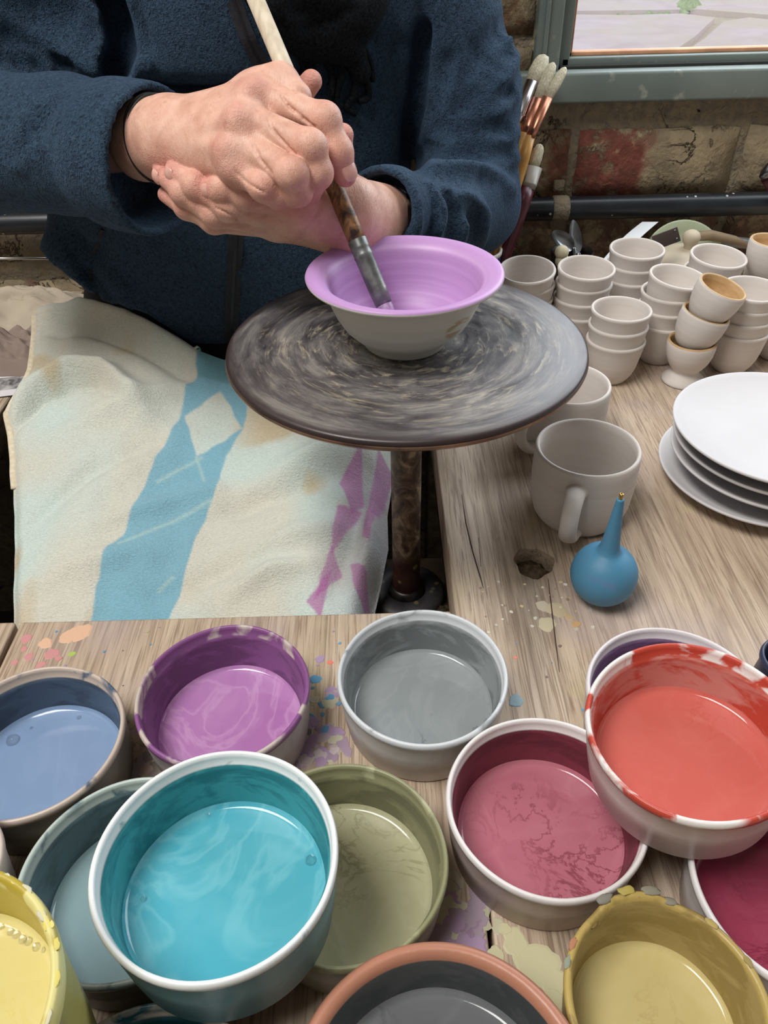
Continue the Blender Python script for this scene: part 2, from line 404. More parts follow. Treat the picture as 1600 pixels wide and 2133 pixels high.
mx = s.n('MixShader'); mx.inputs[0].default_value = 0.04; s.l(tr.outputs[0], mx.inputs[1]); s.l(gl.outputs[0], mx.inputs[2])
s.l(mx.outputs[0], t.nodes['Material Output'].inputs['Surface'])
wpart('pane', (x_st1+0.004, 1.2215, z_s1-0.002), (1.45, 1.2245, 1.2), s.m, 0)
# ---- yard outside the window: pale stone slabs with mossy joints
GZ = -0.12
s = S('yard_soil', 0.95, 0.1); s.col(s.ramp(s.noise(3, 6, 0.5), [(0.3, s2l((186, 164, 132))), (0.6, s2l((206, 188, 160))), (0.75, s2l((150, 170, 110)))])); s.bump(s.noise(20, 5), 0.5, 0.02)
yard = struct('ground', mk('ground', [(-6, WY+0.22, GZ-0.03), (12, WY+0.22, GZ-0.03), (12, 25, GZ-0.03), (-6, 25, GZ-0.03)], [(0, 1, 2, 3)]), s.m)
s = S('pale_pink_stone', 0.85, 0.2)
s.col(s.mix(s.ramp(s.noise(1.6, 6, 0.8), [(0.42, 0.0), (0.62, 0.8)]), s.ramp(s.noise(5, 6, 0.6), [(0.25, s2l((204, 180, 180))), (0.6, s2l((226, 204, 208)))]), s2l((214, 196, 172))))
s.bump(s.noise(4, 3, 0.5), 0.25, 0.02); STONE = s.m
def slab(px):
    P = [at(x, y, z=GZ) for x, y in px]; c = sum(P, Vector())/len(P); n = len(P)
    V = [p for p in P]+[p+Vector((0, 0, -0.05)) for p in P]
    F = [tuple(range(n))]+[(i+n, (i+1) % n+n, (i+1) % n, i) for i in range(n)]
    link('paving_slab', mk('paving_slab', V, F, False), STONE, yard)
slab([(1090, 118), (1386, 118), (1450, 74), (1490, 36), (1420, 28), (1310, 31), (1150, 30)])
slab([(1412, 118), (1700, 118), (1700, 52), (1560, 36), (1508, 44), (1468, 80)])
slab([(1100, 24), (1416, 20), (1430, -20), (1120, -22)])
slab([(1440, 18), (1720, 40), (1720, -20), (1448, -22)])
slab([(1000, 200), (1360, 200), (1384, 126), (1060, 126)])
slab([(1380, 200), (1760, 200), (1720, 126), (1410, 126)])
s = S('moss', 0.95, 0.1); s.col(s.ramp(s.noise(40, 5), [(0.3, s2l((120, 150, 70))), (0.7, s2l((176, 200, 130)))])); MOSS = s.m
V = []; F = []
def tuft(c, r, h):
    st = len(V); V.append((c.x, c.y, c.z+h))
    for k in range(9):
        a = 6.283*k/9; q = r*random.uniform(0.6, 1.2); V.append((c.x+q*math.cos(a), c.y+q*math.sin(a), c.z))
    for k in range(9): F.append((st, st+1+k, st+1+(k+1) % 9))
for i in range(26): tuft(at(1200+i*9, 27+random.uniform(-2, 2), z=GZ-0.02), random.uniform(0.02, 0.04), 0.02)
for i in range(14): tuft(at(1432+random.uniform(-12, 14), 16+random.uniform(-4, 5), z=GZ-0.01), random.uniform(0.03, 0.07), random.uniform(0.03, 0.06))
tag(link('moss', mk('moss', V, F), MOSS), 'green moss growing in the joint between the pale paving slabs outside', 'moss', kind='stuff')
# ================================================================== THE WORKBENCH
bench = empty('workbench', (0.1, 0.3, -0.75), 'L-shaped old wooden workbench spattered with paint under the glaze tubs', 'workbench')
def plank(lo, hi, bev=0.002, parent=bench): return link('plank', boxm('plank', lo, hi, bev), WOOD, parent)
plank((-0.322, -0.4, -0.04), (0.0565, 0.465, 0.0))
plank((-0.80, -0.4, -0.04), (-0.3255, 0.4635, 0.002))
pk = plank((0.0600, -0.4, -0.045), (0.640, 1.19, 0.0))
plank((0.6415, -0.4, -0.045), (0.95, 1.19, 0.0))
HC = at(1112, 1172, z=0)
# knot hole cut through the plank
V = []; n = 28
for zz in (0.02, -0.09):
    for k in range(n):
        a = 6.283*k/n; q = 0.0185*(1+0.08*math.sin(3*a+1)+0.05*math.sin(7*a)); V.append((HC.x+q*math.cos(a), HC.y+q*math.sin(a)*1.12, zz))
cut = link('cut', mk('cut', V, [tuple(range(n)), tuple(reversed(range(n, 2*n)))]+[(k+n, (k+1) % n+n, (k+1) % n, k) for k in range(n)], False))
md = pk.modifiers.new('hole', 'BOOLEAN'); md.object = cut; md.solver = 'EXACT'
dg = bpy.context.evaluated_depsgraph_get(); ev = pk.evaluated_get(dg); me = bpy.data.meshes.new_from_object(ev)
pk.modifiers.clear(); pk.data = me; bpy.data.objects.remove(cut)
s = S('caked_dirt', 0.95, 0.1); s.col(s.ramp(s.noise(120, 5), [(0.3, s2l((60, 50, 38))), (0.7, s2l((124, 106, 82)))])); s.bump(s.noise(260, 4), 0.9, 0.003); DIRT = s.m
def dirt(name, c, r, h, parent, seed, n=22):
    V = []; F = []; r0 = np.random.default_rng(seed)
    for j in range(6):
        for k in range(n):
            a = 6.283*k/n; q = r*(j+0.3)/5.3; V.append((c[0]+q*math.cos(a), c[1]+q*math.sin(a), c[2]+h*(1-(j/5)**2)+r0.uniform(-.25, .25)*h))
    for j in range(5):
        for k in range(n): F.append((j*n+k, j*n+n+k, j*n+n+(k+1) % n, j*n+(k+1) % n))
    F.append(tuple(range(n))); return link(name, mk(name, V, F), DIRT, parent)
dirt('hole_dirt', (HC.x, HC.y+0.006, -0.022), 0.019, 0.010, bench, 3)
link('shelf', boxm('shelf', (0.0, 0.40, -0.135), (0.33, 0.655, -0.112), 0.003), BEARER, bench)
link('bearer', boxm('bearer', (0.066, 0.42, -0.112), (0.10, 1.15, -0.0455), 0.004), BEARER, bench)
link('bearer', boxm('bearer', (-0.75, 0.405, -0.12), (0.05, 0.445, -0.041), 0.004), BEARER, bench)
for x, y in ((-0.75, -0.36), (0.85, -0.36), (0.85, 1.12), (0.11, 1.12), (-0.75, 0.36)):
    link('leg', boxm('leg', (x-0.03, y-0.03, -0.75), (x+0.03, y+0.03, -0.046), 0.004), BEARER, bench)
dirt('clay_dust', (0.052, 0.56, -0.112), 0.03, 0.012, bench, 5)
# paint spots: thin dried splashes lying on the boards
s = S('dried_paint', 0.55, 0.3); s.col(s.attr('Col', 'Color')); s.bump(s.noise(200, 4), 0.4, 0.0006); SPOT = s.m
V = []; F = []; CC = []
def spot(x, y, r, col, z=0.0, irr=0.09, n=22):
    c = at(x, y, z=z); st = len(V); ph = [random.uniform(0, 6.28) for _ in range(4)]; cl = s2l(col); th = random.uniform(0.0002, 0.0005)
    for ring, q in ((0, 1.0), (1, 0.86)):
        for k in range(n):
            a = 6.283*k/n; w = 1+irr*(math.sin(2*a+ph[0])+0.8*math.sin(3*a+ph[1])+0.7*math.sin(5*a+ph[2])+0.5*math.sin(9*a+ph[3]))
            V.append((c.x+r*q*w*math.cos(a), c.y+r*q*w*math.sin(a), c.z+(0.00002 if ring == 0 else th))); CC.append(cl)
    for k in range(n): F.append((st+k, st+(k+1) % n, st+n+(k+1) % n, st+n+k))
    F.append(tuple(range(st+n, st+2*n)))
PINK, PEACH, LIL, BLUE, CORAL, CREAM, OLV = (206, 140, 140), (224, 178, 146), (168, 140, 172), (92, 150, 190), (230, 120, 100), (196, 190, 150), (176, 172, 130)
for x, y, r, c in ((165, 1318, .010, PEACH), (140, 1327, .007, PEACH), (95, 1340, .006, PEACH), (150, 1362, .003, (170, 190, 90)), (55, 1330, .005, PINK), (60, 1368, .004, PINK), (108, 1362, .006, PINK),
                   (85, 1385, .004, PINK), (50, 1352, .003, PINK), (122, 1372, .003, PINK), (30, 1380, .003, PINK), (657, 1415, .0046, BLUE), (683, 1455, .0022, BLUE), (690, 1452, .003, BLUE), (672, 1468, .0034, BLUE), (643, 1495, .0045, BLUE),
                   (677, 1520, .0036, BLUE), (672, 1488, .002, BLUE), (708, 1340, .0014, BLUE), (706, 1466, .002, BLUE), (688, 1380, .0024, CORAL), (667, 1373, .004, LIL), (643, 1525, .0026, (120, 110, 120)),
                   (1160, 1270, .009, (190, 172, 138)), (1140, 1300, .008, (188, 174, 142)), (1130, 1262, .006, (188, 174, 148)), (1185, 1285, .004, (196, 168, 128)), 
                   (1075, 1460, .006, (150, 176, 186)), (1074, 1370, .0016, CORAL), (1200, 1300, .004, (200, 160, 110)),
                   (1073, 1962, .008, CREAM), (1118, 2008, .013, CREAM), (1160, 2050, .009, CREAM), (1052, 1935, .004, CREAM), (1150, 2090, .008, CREAM), (1034, 1988, .005, CREAM)):
    spot(x, y, r, c)
for i in range(46): spot(random.gauss(668, 26), random.gauss(1530, 48), random.uniform(.002, .007), random.choice((LIL, LIL, (176, 156, 168), (186, 180, 154), (176, 164, 150), (160, 136, 156), (190, 174, 176))), irr=0.14)
for i in range(40): spot(random.gauss(965, 30), random.gauss(1915, 35), random.uniform(.003, .009), random.choice((LIL, (150, 126, 148), (188, 182, 152), (188, 182, 152), (178, 172, 142), (160, 140, 156))), irr=0.16)
for i in range(60): spot(random.uniform(20, 1250), random.uniform(1300, 1480), random.uniform(.0006, .0016), random.choice((PINK, LIL, CREAM, BLUE, OLV, (120, 100, 90))))
for i in range(40): spot(random.uniform(990, 1240), random.uniform(1210, 1330), random.uniform(.0006, .002), random.choice(((200, 176, 130), (190, 186, 170), (150, 130, 110), (210, 200, 180))))
for i in range(60): spot(random.uniform(240, 330), random.uniform(1500, 1640), random.uniform(.002, .006), random.choice(((158, 142, 150), (140, 124, 120), (160, 152, 128), (130, 118, 108), (176, 150, 140))), irr=0.14)
me = mk('paint_spots', V, F, False); attr(me, 'Col', CC, 'FLOAT_COLOR'); tag(link('paint_spots', me, SPOT, bench), kind='stuff')
# shrinkage cracks along the grain
for px in ([(962, 1030), (972, 1090), (984, 1150), (1000, 1200), (1006, 1225)], [(1143, 1205), (1148, 1260), (1156, 1330), (1166, 1400)], [(998, 1120), (1003, 1180)]):
    P = [at(x, y, z=0.0001) for x, y in px]; P = [p+Vector((random.uniform(-.0006, .0006), 0, 0)) for p in P]
    link('crack', tube('crack', P, [0.0002]+[0.0006]*(len(P)-2)+[0.0002], 6), plain('dark_crack', (70, 54, 44), 0.9), bench)
# bench along the left wall
sb = empty('side_bench', (-0.8, 0.9, -0.75), 'wooden side bench behind the towel, heaped with rags and papers', 'bench')
for x0, x1 in ((-1.3, -0.87), (-0.868, -0.475)): link('plank', boxm('plank', (x0, 0.52, -0.05), (x1, 1.19, -0.004), 0.003), WOOD, sb)
for x, y in ((-1.2, 0.58), (-0.56, 0.60), (-1.2, 1.1), (-0.56, 1.12)): link('leg', boxm('leg', (x-0.03, y-0.03, -0.75), (x+0.03, y+0.03, -0.051), 0.004), BEARER, sb)
# ---- pipe along the wall, with saddle clip
s = S('black_pipe_paint', 0.35)
sp = s.ramp(s.voro(55, s.vec((1, 1, 1))), [(0.09, 1.0), (0.11, 0.0)])
s.col(s.mix(sp, s.ramp(s.noise(14, 4), [(0.4, s2l((20, 25, 32))), (0.7, s2l((42, 48, 54)))]), s2l((188, 188, 180)))); s.bump(s.noise(60, 4), 0.2, 0.001); PIPEM = s.m
pz = at(1300, 431, Y=1.166).z
pipe = empty('pipe', (0.2, 1.166, pz), 'black painted horizontal pipe clipped along the brick wall', 'pipe')
link('pipe_run', tube('pipe_run', [(-1.5+0.1*i, 1.166, pz) for i in range(33)], [0.0165]*33, 20), PIPEM, pipe)
cx = at(1172, 430, Y=1.15).x
cl = link('saddle_clip', tube('saddle_clip', [(cx-0.012, 1.166, pz), (cx-0.009, 1.166, pz), (cx+0.009, 1.166, pz), (cx+0.012, 1.166, pz)], [0.0172, 0.0185, 0.0185, 0.0172], 20), MORTAR, pipe)
for dz in (0.026, -0.030):
    link('screw', lathe('screw', [(0, 0.0), (0.005, 0.0), (0.005, 0.003), (0.003, 0.005), (0, 0.0055)], 12), plain('screw_metal', (150, 146, 136), 0.4, 0.6), cl, False, (cx, 1.192, pz+dz), (math.pi/2, 0, 0))
    link('lug', boxm('lug', (cx-0.008, 1.186, pz+dz-0.008), (cx+0.008, 1.194, pz+dz+0.008), 0.002), MORTAR, cl)
a = at(-250, 539, Y=1.12); b = at(120, 538, Y=1.12)
tag(link('metal_rod', tube('metal_rod', [a, a.lerp(b, 0.5), b], [0.0022]*3, 10), plain('bright_steel', (200, 198, 194), 0.25, 1.0)), 'thin bright steel rod in front of the orange bricks', 'rod')
# ================================================================== GLAZE TUBS
def tub_mat(name, out, ins, rim, paint=0.5, film=None, stain=None):
    """zone: 0 outside wall, 1 rim, 2 inside wall"""
    s = S(name, 0.38, 0.45); z = s.attr('zone')
    co = s.mix(s.ramp(s.noise(25, 5, 0.6), [(0.45, 0.0), (0.72, 0.7)]), s2l(out), s2l(stain or tuple(v*0.82 for v in out)))
    co = s.mix(s.ramp(s.noise(90, 3, 0.4), [(0.70, 0.0), (0.73, 0.8)]), co, s2l(tuple(v*0.55 for v in out)))
    ci = s.mix(s.ramp(s.noise(22, 5, 0.8, 0.6, s.vec((1, 1, 2.2))), [(0.45, 0.0), (0.56, 1.0)]), s2l(ins), s2l(film or tuple(v*0.8 for v in ins)))
    cr = s.mix(s.ramp(s.noise(34, 4, 0.7), [(1-paint-0.04+0.0, 0.0), (1-paint+0.04, 1.0)]), s2l(rim), s2l(ins))
    c = s.mix(s.ramp(z, [(0.0, 0.0), (0.36, 1.0)]), co, cr)
    c = s.mix(s.ramp(s.math('ADD', z, s.math('MULTIPLY', s.math('SUBTRACT', s.noise(40, 4), 0.5), 0.5)), [(0.68, 0.0), (0.74, 1.0)]) if False else s.ramp(s.math('MULTIPLY', z, 0.5), [(0.66, 0.0), (0.74, 1.0)]), c, ci)
    s.col(c); s.bump(s.noise(45, 4, 0.5), 0.35, 0.0016).bump(s.noise(220, 3), 0.15, 0.0005); return s.m
def liquid_mat(name, c, streak, amt=0.35, vein=None, rough=0.10, seed=0.0):
    s = S(name, rough, 0.5); v = s.vec(loc=(seed, seed*1.7, 0))
    w = s.noise(13, 3, 2.4, 0.5, v)
    k = s.ramp(w, [(0.44, 0.0), (0.495, amt*0.8), (0.50, amt*0.8), (0.56, 0.0)])
    col = s.mix(k, s2l(c), s2l(streak))
    col = s.mix(s.ramp(s.noise(14, 3, 1.2, 0.5, v), [(0.4, 0.0), (0.75, 0.35)]), col, s2l(streak))
    if vein:
        k2 = s.ramp(s.noise(17, 6, 1.4, 0.62, s.vec(loc=(seed+4, 2, 0))), [(0.485, 0.0), (0.5, 0.75), (0.508, 0.75), (0.525, 0.0)])
        k3 = s.ramp(s.noise(9, 3, 0.4, 0.5, s.vec(loc=(seed+1, 5, 0))), [(0.5, 0.0), (0.62, 1.0)])
        col = s.mix(s.math('MULTIPLY', k2, k3), col, s2l(vein))
    s.col(col); s.bump(s.noise(60, 3), 0.04, 0.0005); return s.m
def tub(loc, R, Hh, level, mats, label, group='glaze tubs on the workbench', normal=(0, 0, 1), spin=0.0, name='glaze_tub', base=0.915, wob=0.006, bubbles=(), liqz=None, cat='tub', prof=None, seed=0):
    root = empty(name, loc, label, cat, group); root.rotation_euler = orient(normal, spin)
    b = R*base; p = prof or [(0, 0, 0), (b-0.003, 0, 0), (b, 0.002, 0), (b+0.0006, 0.0125*Hh/0.052, 0), (b+0.0016, 0.0135*Hh/0.052, 0), (b+(R-b)*0.62, 0.6*Hh, 0), (R-0.0022, Hh-0.0075, 0), (R-0.0018, Hh-0.0065, 0.5), (R-0.0003, Hh-0.0055, 1), (R, Hh-0.003, 1), (R-0.0006, Hh-0.0008, 1),
         (R-0.0016, Hh, 1), (R-0.003, Hh-0.0006, 1), (R-0.0036, Hh-0.003, 1.2), (R-0.0039, Hh-0.0085, 1.3), (R-0.0055, Hh-0.0095, 1.6), (R-0.0058, Hh-0.012, 2), (b+(R-b)*0.5-0.0040, 0.5*Hh, 2), (b-0.0045, 0.012, 2), (b-0.006, 0.004, 2), (b-0.012, 0.003, 2), (0, 0.003, 2)]
    ring = [(r, z) for r, z, q in p]; zs = [q for r, z, q in p]
    link('tub_body', lathe('tub_body', ring, 96, zs, wob, seed), mats[0], root, False)
    # inner radius at the liquid level
    ins = [(r, z) for r, z, q in p if q >= 1.3]; ri = ins[-2][0]
    for (r0, z0), (r1, z1) in zip(ins[:-1], ins[1:]):
        if z1 <= level <= z0: ri = r1+(r0-r1)*(level-z1)/(z0-z1+1e-9); break
    ri += 0.0006
    pr = [(0, level), (ri*0.3, level), (ri*0.6, level), (ri*0.85, level), (ri-0.0045, level+0.00005), (ri-0.003, level+0.0003), (ri-0.0018, level+0.0009), (ri-0.0008, level+0.0018), (ri, level+0.0028)]
    lq = link('liquid_glaze', lathe('liquid_glaze', list(reversed(pr)), 96, None, wob, seed), mats[1], root, False)
    for bx, by, br in bubbles:
        link('bubble', lathe('bubble', [(br, 0), (br*0.95, br*0.3), (br*0.75, br*0.6), (br*0.4, br*0.85), (0, br*0.92)], 20), BUBBLE, lq, False, (bx, by, level))
    return root
s = S('bubble_film', 0.03, 0.5); s.b.inputs['Transmission Weight'].default_value = 1.0; s.b.inputs['IOR'].default_value = 1.12; BUBBLE = s.m
WH = (206, 204, 200); R0 = 0.0626; H0 = 0.052
TUBS = [
 ('grey', (0.025, 0.357, 0), R0, H0, .0115, WH, (142, 148, 150), (204, 208, 212), .35, (136, 143, 144), (158, 164, 165), .3, (100, 106, 108), 'tub of plain grey glaze directly below the wheel post', ()),
 ('violet', (-0.119, 0.346, 0), R0, H0, .0105, (190, 184, 186), (138, 82, 140), (196, 180, 172), .55, (172, 110, 174), (208, 160, 204), .5, None, 'tub of violet glaze with pale swirls behind the teal tub', ()),
 ('blue', (-0.245, 0.310, 0), R0, H0, .0125, (136, 134, 130), (74, 92, 116), (196, 178, 164), .38, (120, 146, 184), (134, 160, 196), .2, None, 'tub of dusty blue glaze with a stained rim at the left', ((.026, .0325, .0048), (.0435, -.0113, .0016), (.036, .022, .0013))),
 ('olive', (-0.030, 0.222, 0), R0, H0, .0135, (158, 155, 138), (136, 135, 98), (168, 167, 128), .62, (170, 167, 130), (186, 183, 152), .3, (134, 131, 94), 'tub of olive green glaze half tucked under the teal tub', ()),
 ('slate', (-0.157, 0.216, 0), R0, H0, .012, (120, 122, 116), (84, 110, 118), (176, 190, 184), .35, (124, 152, 158), (140, 166, 168), .2, None, 'tub of pale slate-green glaze beneath the teal tub', ()),
 ('pink', (0.097, 0.254, 0), R0, H0, .0115, (196, 176, 170), (126, 50, 66), (222, 216, 214), .18, (178, 98, 114), (192, 122, 132), .25, (128, 52, 66), 'tub of dusty pink glaze with dark veins beside the olive tub', ()),
 ('plum', (0.203, 0.3325, 0), R0, H0, .012, (206, 200, 202), (126, 94, 134), (214, 206, 208), .22, (120, 86, 128), (150, 120, 156), .3, None, 'white tub with purple stains mostly hidden behind the red tub', ()),
 ('crimson', (0.234, 0.200, 0), R0, H0, .012, (204, 196, 196), (128, 40, 62), (224, 220, 220), .08, (148, 52, 76), (164, 74, 94), .25, (120, 36, 56), 'tub of deep crimson glaze at the right edge below the red tub', ()),
 ('dteal', (-0.121, 0.086, 0), R0, H0, .013, (170, 166, 158), (28, 84, 94), (196, 184, 172), .40, (24, 92, 104), (40, 112, 122), .3, None, 'tub of dark teal glaze with a speckled rim beneath the teal tub', ()),
]
for i, (nm, loc, R, Hh, lv, out, ins, rim, paint, lq, st, am, vein, lab, bub) in enumerate(TUBS):
    tub(loc, R, Hh, lv, (tub_mat('tub_'+nm, out, ins, rim, paint), liquid_mat('glaze_'+nm, lq, st, am, vein, seed=i*1.3)), lab, spin=i*0.8, bubbles=bub, seed=i)
tub((-0.092, 0.193, 0.0535), 0.0630, 0.0595, .0165, (tub_mat('tub_teal', (112, 150, 158), (34, 122, 132), (224, 228, 228), .33, film=(58, 156, 164), stain=(86, 128, 134)), liquid_mat('glaze_teal', (70, 168, 188), (126, 200, 212), .45, seed=3.1)),
    'tub of bright teal glaze with a white rim stacked on two tubs', normal=(0.015, 0.028, 0.999), bubbles=((.045, .018, .0032), (-.045, -.002, .0018), (-.018, .047, .0014)), seed=21)
tub((0.1845, 0.2695, 0.0555), 0.0626, 0.052, .0135, (tub_mat('tub_red', (214, 196, 192), (196, 68, 50), (226, 220, 216), .5, film=(206, 132, 122), stain=(206, 172, 166)), liquid_mat('glaze_red', (202, 94, 84), (212, 116, 106), .15, (190, 80, 66), seed=6.4)),
    'tub of salmon red glaze with a red-streaked rim stacked on top', normal=(-0.083, -0.018, 0.996), seed=22)
# ochre jug with a lip
s = [(0, 0, 0), (.040, 0, 0), (.043, .003, 0), (.0480, .03, 0), (.0502, .056, 0), (.0512, .0595, 1), (.0508, .0615, 1), (.0492, .0625, 1), (.0472, .0615, 1), (.0462, .058, 2), (.0440, .03, 2), (.0400, .005, 2), (.034, .004, 2), (0, .004, 2)]
och = tub((0.1352, 0.1385, 0), .0512, .0625, .022, (tub_mat('jug_ochre', (170, 146, 84), (146, 122, 62), (176, 150, 78), .5, film=(166, 142, 84), stain=(150, 120, 60)), liquid_mat('glaze_ochre', (194, 176, 114), (206, 192, 138), .15, (170, 150, 92), seed=8.2)),
    'jug of mustard ochre glaze with crusted lip below the pink tub', name='glaze_jug', cat='jug', prof=s, seed=31, wob=0.010)
me = [c_ for c_ in och.children if c_.name.startswith('tub_body')][0].data
for v in me.vertices:          # pouring lip pulled out of the rim
    a = math.atan2(v.co.y, v.co.x); d = math.exp(-((a-1.68)/0.38)**4); k = max(0, (v.co.z-0.045)/0.0175)
    r = 1+0.07*d*k*k; v.co.x *= r; v.co.y *= r; v.co.z += 0.0025*d*k*k
def dab(parent, ang, r, z, size, c, flat=0.35):
    bmx = bmesh.new(); bmesh.ops.create_icosphere(bmx, subdivisions=2, radius=1.0); rr = random.Random(int(ang*1000))
    for v in bmx.verts: v.co *= 1+rr.uniform(-.2, .2)
    me_ = bpy.data.meshes.new('dried_glaze'); bmx.to_mesh(me_); bmx.free(); me_.polygons.foreach_set('use_smooth', [True]*len(me_.polygons))
    o = link('dried_glaze', me_, plain('dried_glaze', c, 0.7, var=0.2, sc=200), parent, False, (r*math.cos(ang), r*math.sin(ang), z), (0, 0, ang)); o.scale = (size*0.62, size*1.25, size*flat*0.6)
for a, r, z_, sz, c in ((1.45, .0535, .0645, .0045, (128, 122, 104)), (1.70, .0538, .0648, .0042, (170, 152, 70)), (1.95, .0534, .0645, .0042, (124, 120, 108)), (1.58, .0518, .0636, .0030, (160, 104, 74)), (1.25, .0505, .0625, .0034, (130, 124, 110)), (2.55, .0500, .0622, .0030, (170, 112, 80)), (2.75, .0498, .0622, .0030, (132, 138, 116)), (0.8, .0500, .0623, .0032, (176, 152, 84)), (0.35, .0500, .0622, .0028, (150, 128, 70)), (2.2, .0475, .0600, .0030, (122, 96, 46))):
    dab(och, a, r, z_, sz, c)
# terracotta bowl
s = [(0, 0, 0), (.046, 0, 0), (.050, .004, 0), (.066, .040, 0), (.0705, .058, 0), (.0725, .0625, 1), (.0722, .0665, 1), (.0700, .0690, 1), (.0668, .0685, 1), (.0645, .0650, 1.2), (.0630, .060, 2), (.058, .040, 2), (.046, .008, 2), (.03, .006, 2), (0, .006, 2)]
s_t = tub_mat('bowl_terracotta', (146, 92, 70), (58, 62, 64), (176, 116, 90), .12, film=(74, 76, 76))
tub((0.0196, 0.0955, 0), .0725, .069, .040, (s_t, liquid_mat('glaze_charcoal', (96, 99, 101), (120, 124, 126), .25, (70, 74, 76), seed=9.7)), 'terracotta bowl of charcoal grey glaze at the front edge', name='glaze_bowl', cat='bowl', prof=s, seed=41, wob=0.004)
# tall yellow can
s = [(0, 0, 0), (.046, 0, 0), (.049, .003, 0), (.0520, .03, 0), (.0545, .066, 0), (.0575, .100, 0), (.0585, .106, 1), (.0580, .111, 1), (.0565, .1128, 1), (.0545, .1115, 1), (.0535, .106, 1.4), (.0520, .096, 2), (.0490, .056, 2), (.047, .03, 2), (.03, .02, 2), (0, .02, 2)]
ycan = tub((-0.1905, 0.108, 0.0540), .0585, .1128, .0785, (tub_mat('can_yellow', (168, 160, 84), (178, 156, 48), (214, 204, 128), .5, film=(190, 170, 62), stain=(140, 140, 104)), liquid_mat('glaze_yellow', (212, 197, 122), (220, 206, 138), .2, (208, 190, 104), seed=2.2)),
    'can of pale yellow glaze with a crusted rim stacked at lower left', name='glaze_can', cat='can', prof=s, seed=51, wob=0.008, bubbles=[(0.012+0.0035*i+random.uniform(-.001, .001), 0.0445-0.0016*i+random.uniform(-.0012, .001), random.uniform(.0012, .0022)) for i in range(7)])
tub((-0.2475, 0.098, 0), R0, H0, .012, (tub_mat('tub_lime', (178, 172, 120), (150, 146, 70), (196, 186, 96), .5), liquid_mat('glaze_lime', (186, 182, 96), (200, 196, 130), .2)), 'yellow-rimmed tub underneath the pale yellow can', seed=71)
INK = plain('black_marker', (34, 38, 34), 0.6)
for arc in (((-.62, .088), (-.50, .094), (-.38, .088), (-.36, .078), (-.46, .072), (-.50, .066)), ((-.66, .052), (-.52, .058), (-.42, .052), (-.34, .057)), ((-.30, .040), (-.40, .034), (-.52, .038))):
    link('pen_mark', tube('pen_mark', [((.0521+.0555*0+(z_-.03)*.069+.0004)*math.cos(a), (.0521+(z_-.03)*.069+.0004)*math.sin(a), z_) for a, z_ in arc], [.0008]*len(arc), 6), INK, ycan, False)
for i in range(34):
    a = random.uniform(-1.2, 2.2); dab(ycan, a, random.uniform(.0550, .0578), .1120, random.uniform(.0012, .0026), random.choice(((216, 200, 110), (206, 190, 90), (196, 190, 160), (214, 196, 84))))
# edge of two more pots that the frame cuts off
s = [(0, 0, 0), (.034, 0, 0), (.040, .05, 0), (.0425, .06, 0.5), (.0425, .065, 1), (.0405, .066, 1), (.039, .062, 2), (.033, .012, 2), (0, .012, 2)]
tub((-0.2685, 0.213, 0), .0425, .066, .03, (tub_mat('pot_orange', (196, 190, 182), (190, 120, 62), (208, 190, 176), .42), liquid_mat('glaze_orange', (200, 140, 80), (210, 160, 110), .2)), 'small white pot stained orange, cut off at the left edge', name='glaze_pot', cat='pot', prof=s, seed=61)
tub((0.2905, 0.352, 0), .0225, .062, .03, (tub_mat('pot_navy', (40, 46, 70), (30, 36, 60), (48, 54, 80), .3), liquid_mat('glaze_navy', (40, 48, 80), (60, 70, 100), .2)), 'small dark navy pot cut off at the right edge', name='glaze_pot', cat='pot', seed=62, base=0.9)

# ================================================================== BANDING WHEEL AND BOWL
WX, WYY, WZ = 0.022, 0.587, 0.199
whl = empty('banding_wheel', (WX, WYY, -0.112), 'dark round turntable smeared with clay on a spattered steel post', 'banding wheel')
s = S('clay_smeared_metal', 0.34, 0.5); s.b.inputs['Metallic'].default_value = 0.15
sep = s.n('SeparateXYZ'); s.l(s.co.outputs['Object'], sep.inputs[0])
ang = s.math('ARCTAN2', sep.outputs[1], sep.outputs[0]); rad = s.math('SQRT', s.math('ADD', s.math('MULTIPLY', sep.outputs[0], sep.outputs[0]), s.math('MULTIPLY', sep.outputs[1], sep.outputs[1])))
cmb = s.n('CombineXYZ'); s.l(s.math('MULTIPLY', s.math('COSINE', ang), 1.0), cmb.inputs[0]); s.l(s.math('MULTIPLY', s.math('SINE', ang), 1.0), cmb.inputs[1]); s.l(s.math('MULTIPLY', rad, 34.0), cmb.inputs[2])
cv = cmb.outputs[0]
n1 = s.noise(1.9, 5, 0.5, 0.62, cv); n2 = s.noise(3.2, 6, 0.7, 0.7, s.vec((1, 1, 1.5), (4, 1, 2), src=cv)); n3 = s.noise(3.0, 3, 0.3, 0.5, s.vec((1, 1, 7), src=cv))
c = s.ramp(n1, [(0.34, s2l((62, 58, 60))), (0.5, s2l((100, 96, 97))), (0.66, s2l((142, 137, 131)))])
c = s.mix(s.ramp(n3, [(0.4, 0.0), (0.7, 0.35)]), c, s2l((66, 56, 54)))
inner = s.ramp(rad, [(0.06, 1.0), (0.118, 0.62), (0.142, 0.0)])
c = s.mix(s.math('MULTIPLY', s.ramp(n2, [(0.53, 0.0), (0.68, 0.85)]), inner), c, s2l((190, 178, 150)))
c = s.mix(s.ramp(rad, [(0.140, 0.0), (0.148, 1.0)]), c, s2l((54, 42, 42)))
s.col(c); s.rough(s.ramp(n1, [(0.3, 0.28), (0.7, 0.5)])); s.bump(n2, 0.15, 0.0006); WHEELM = s.m
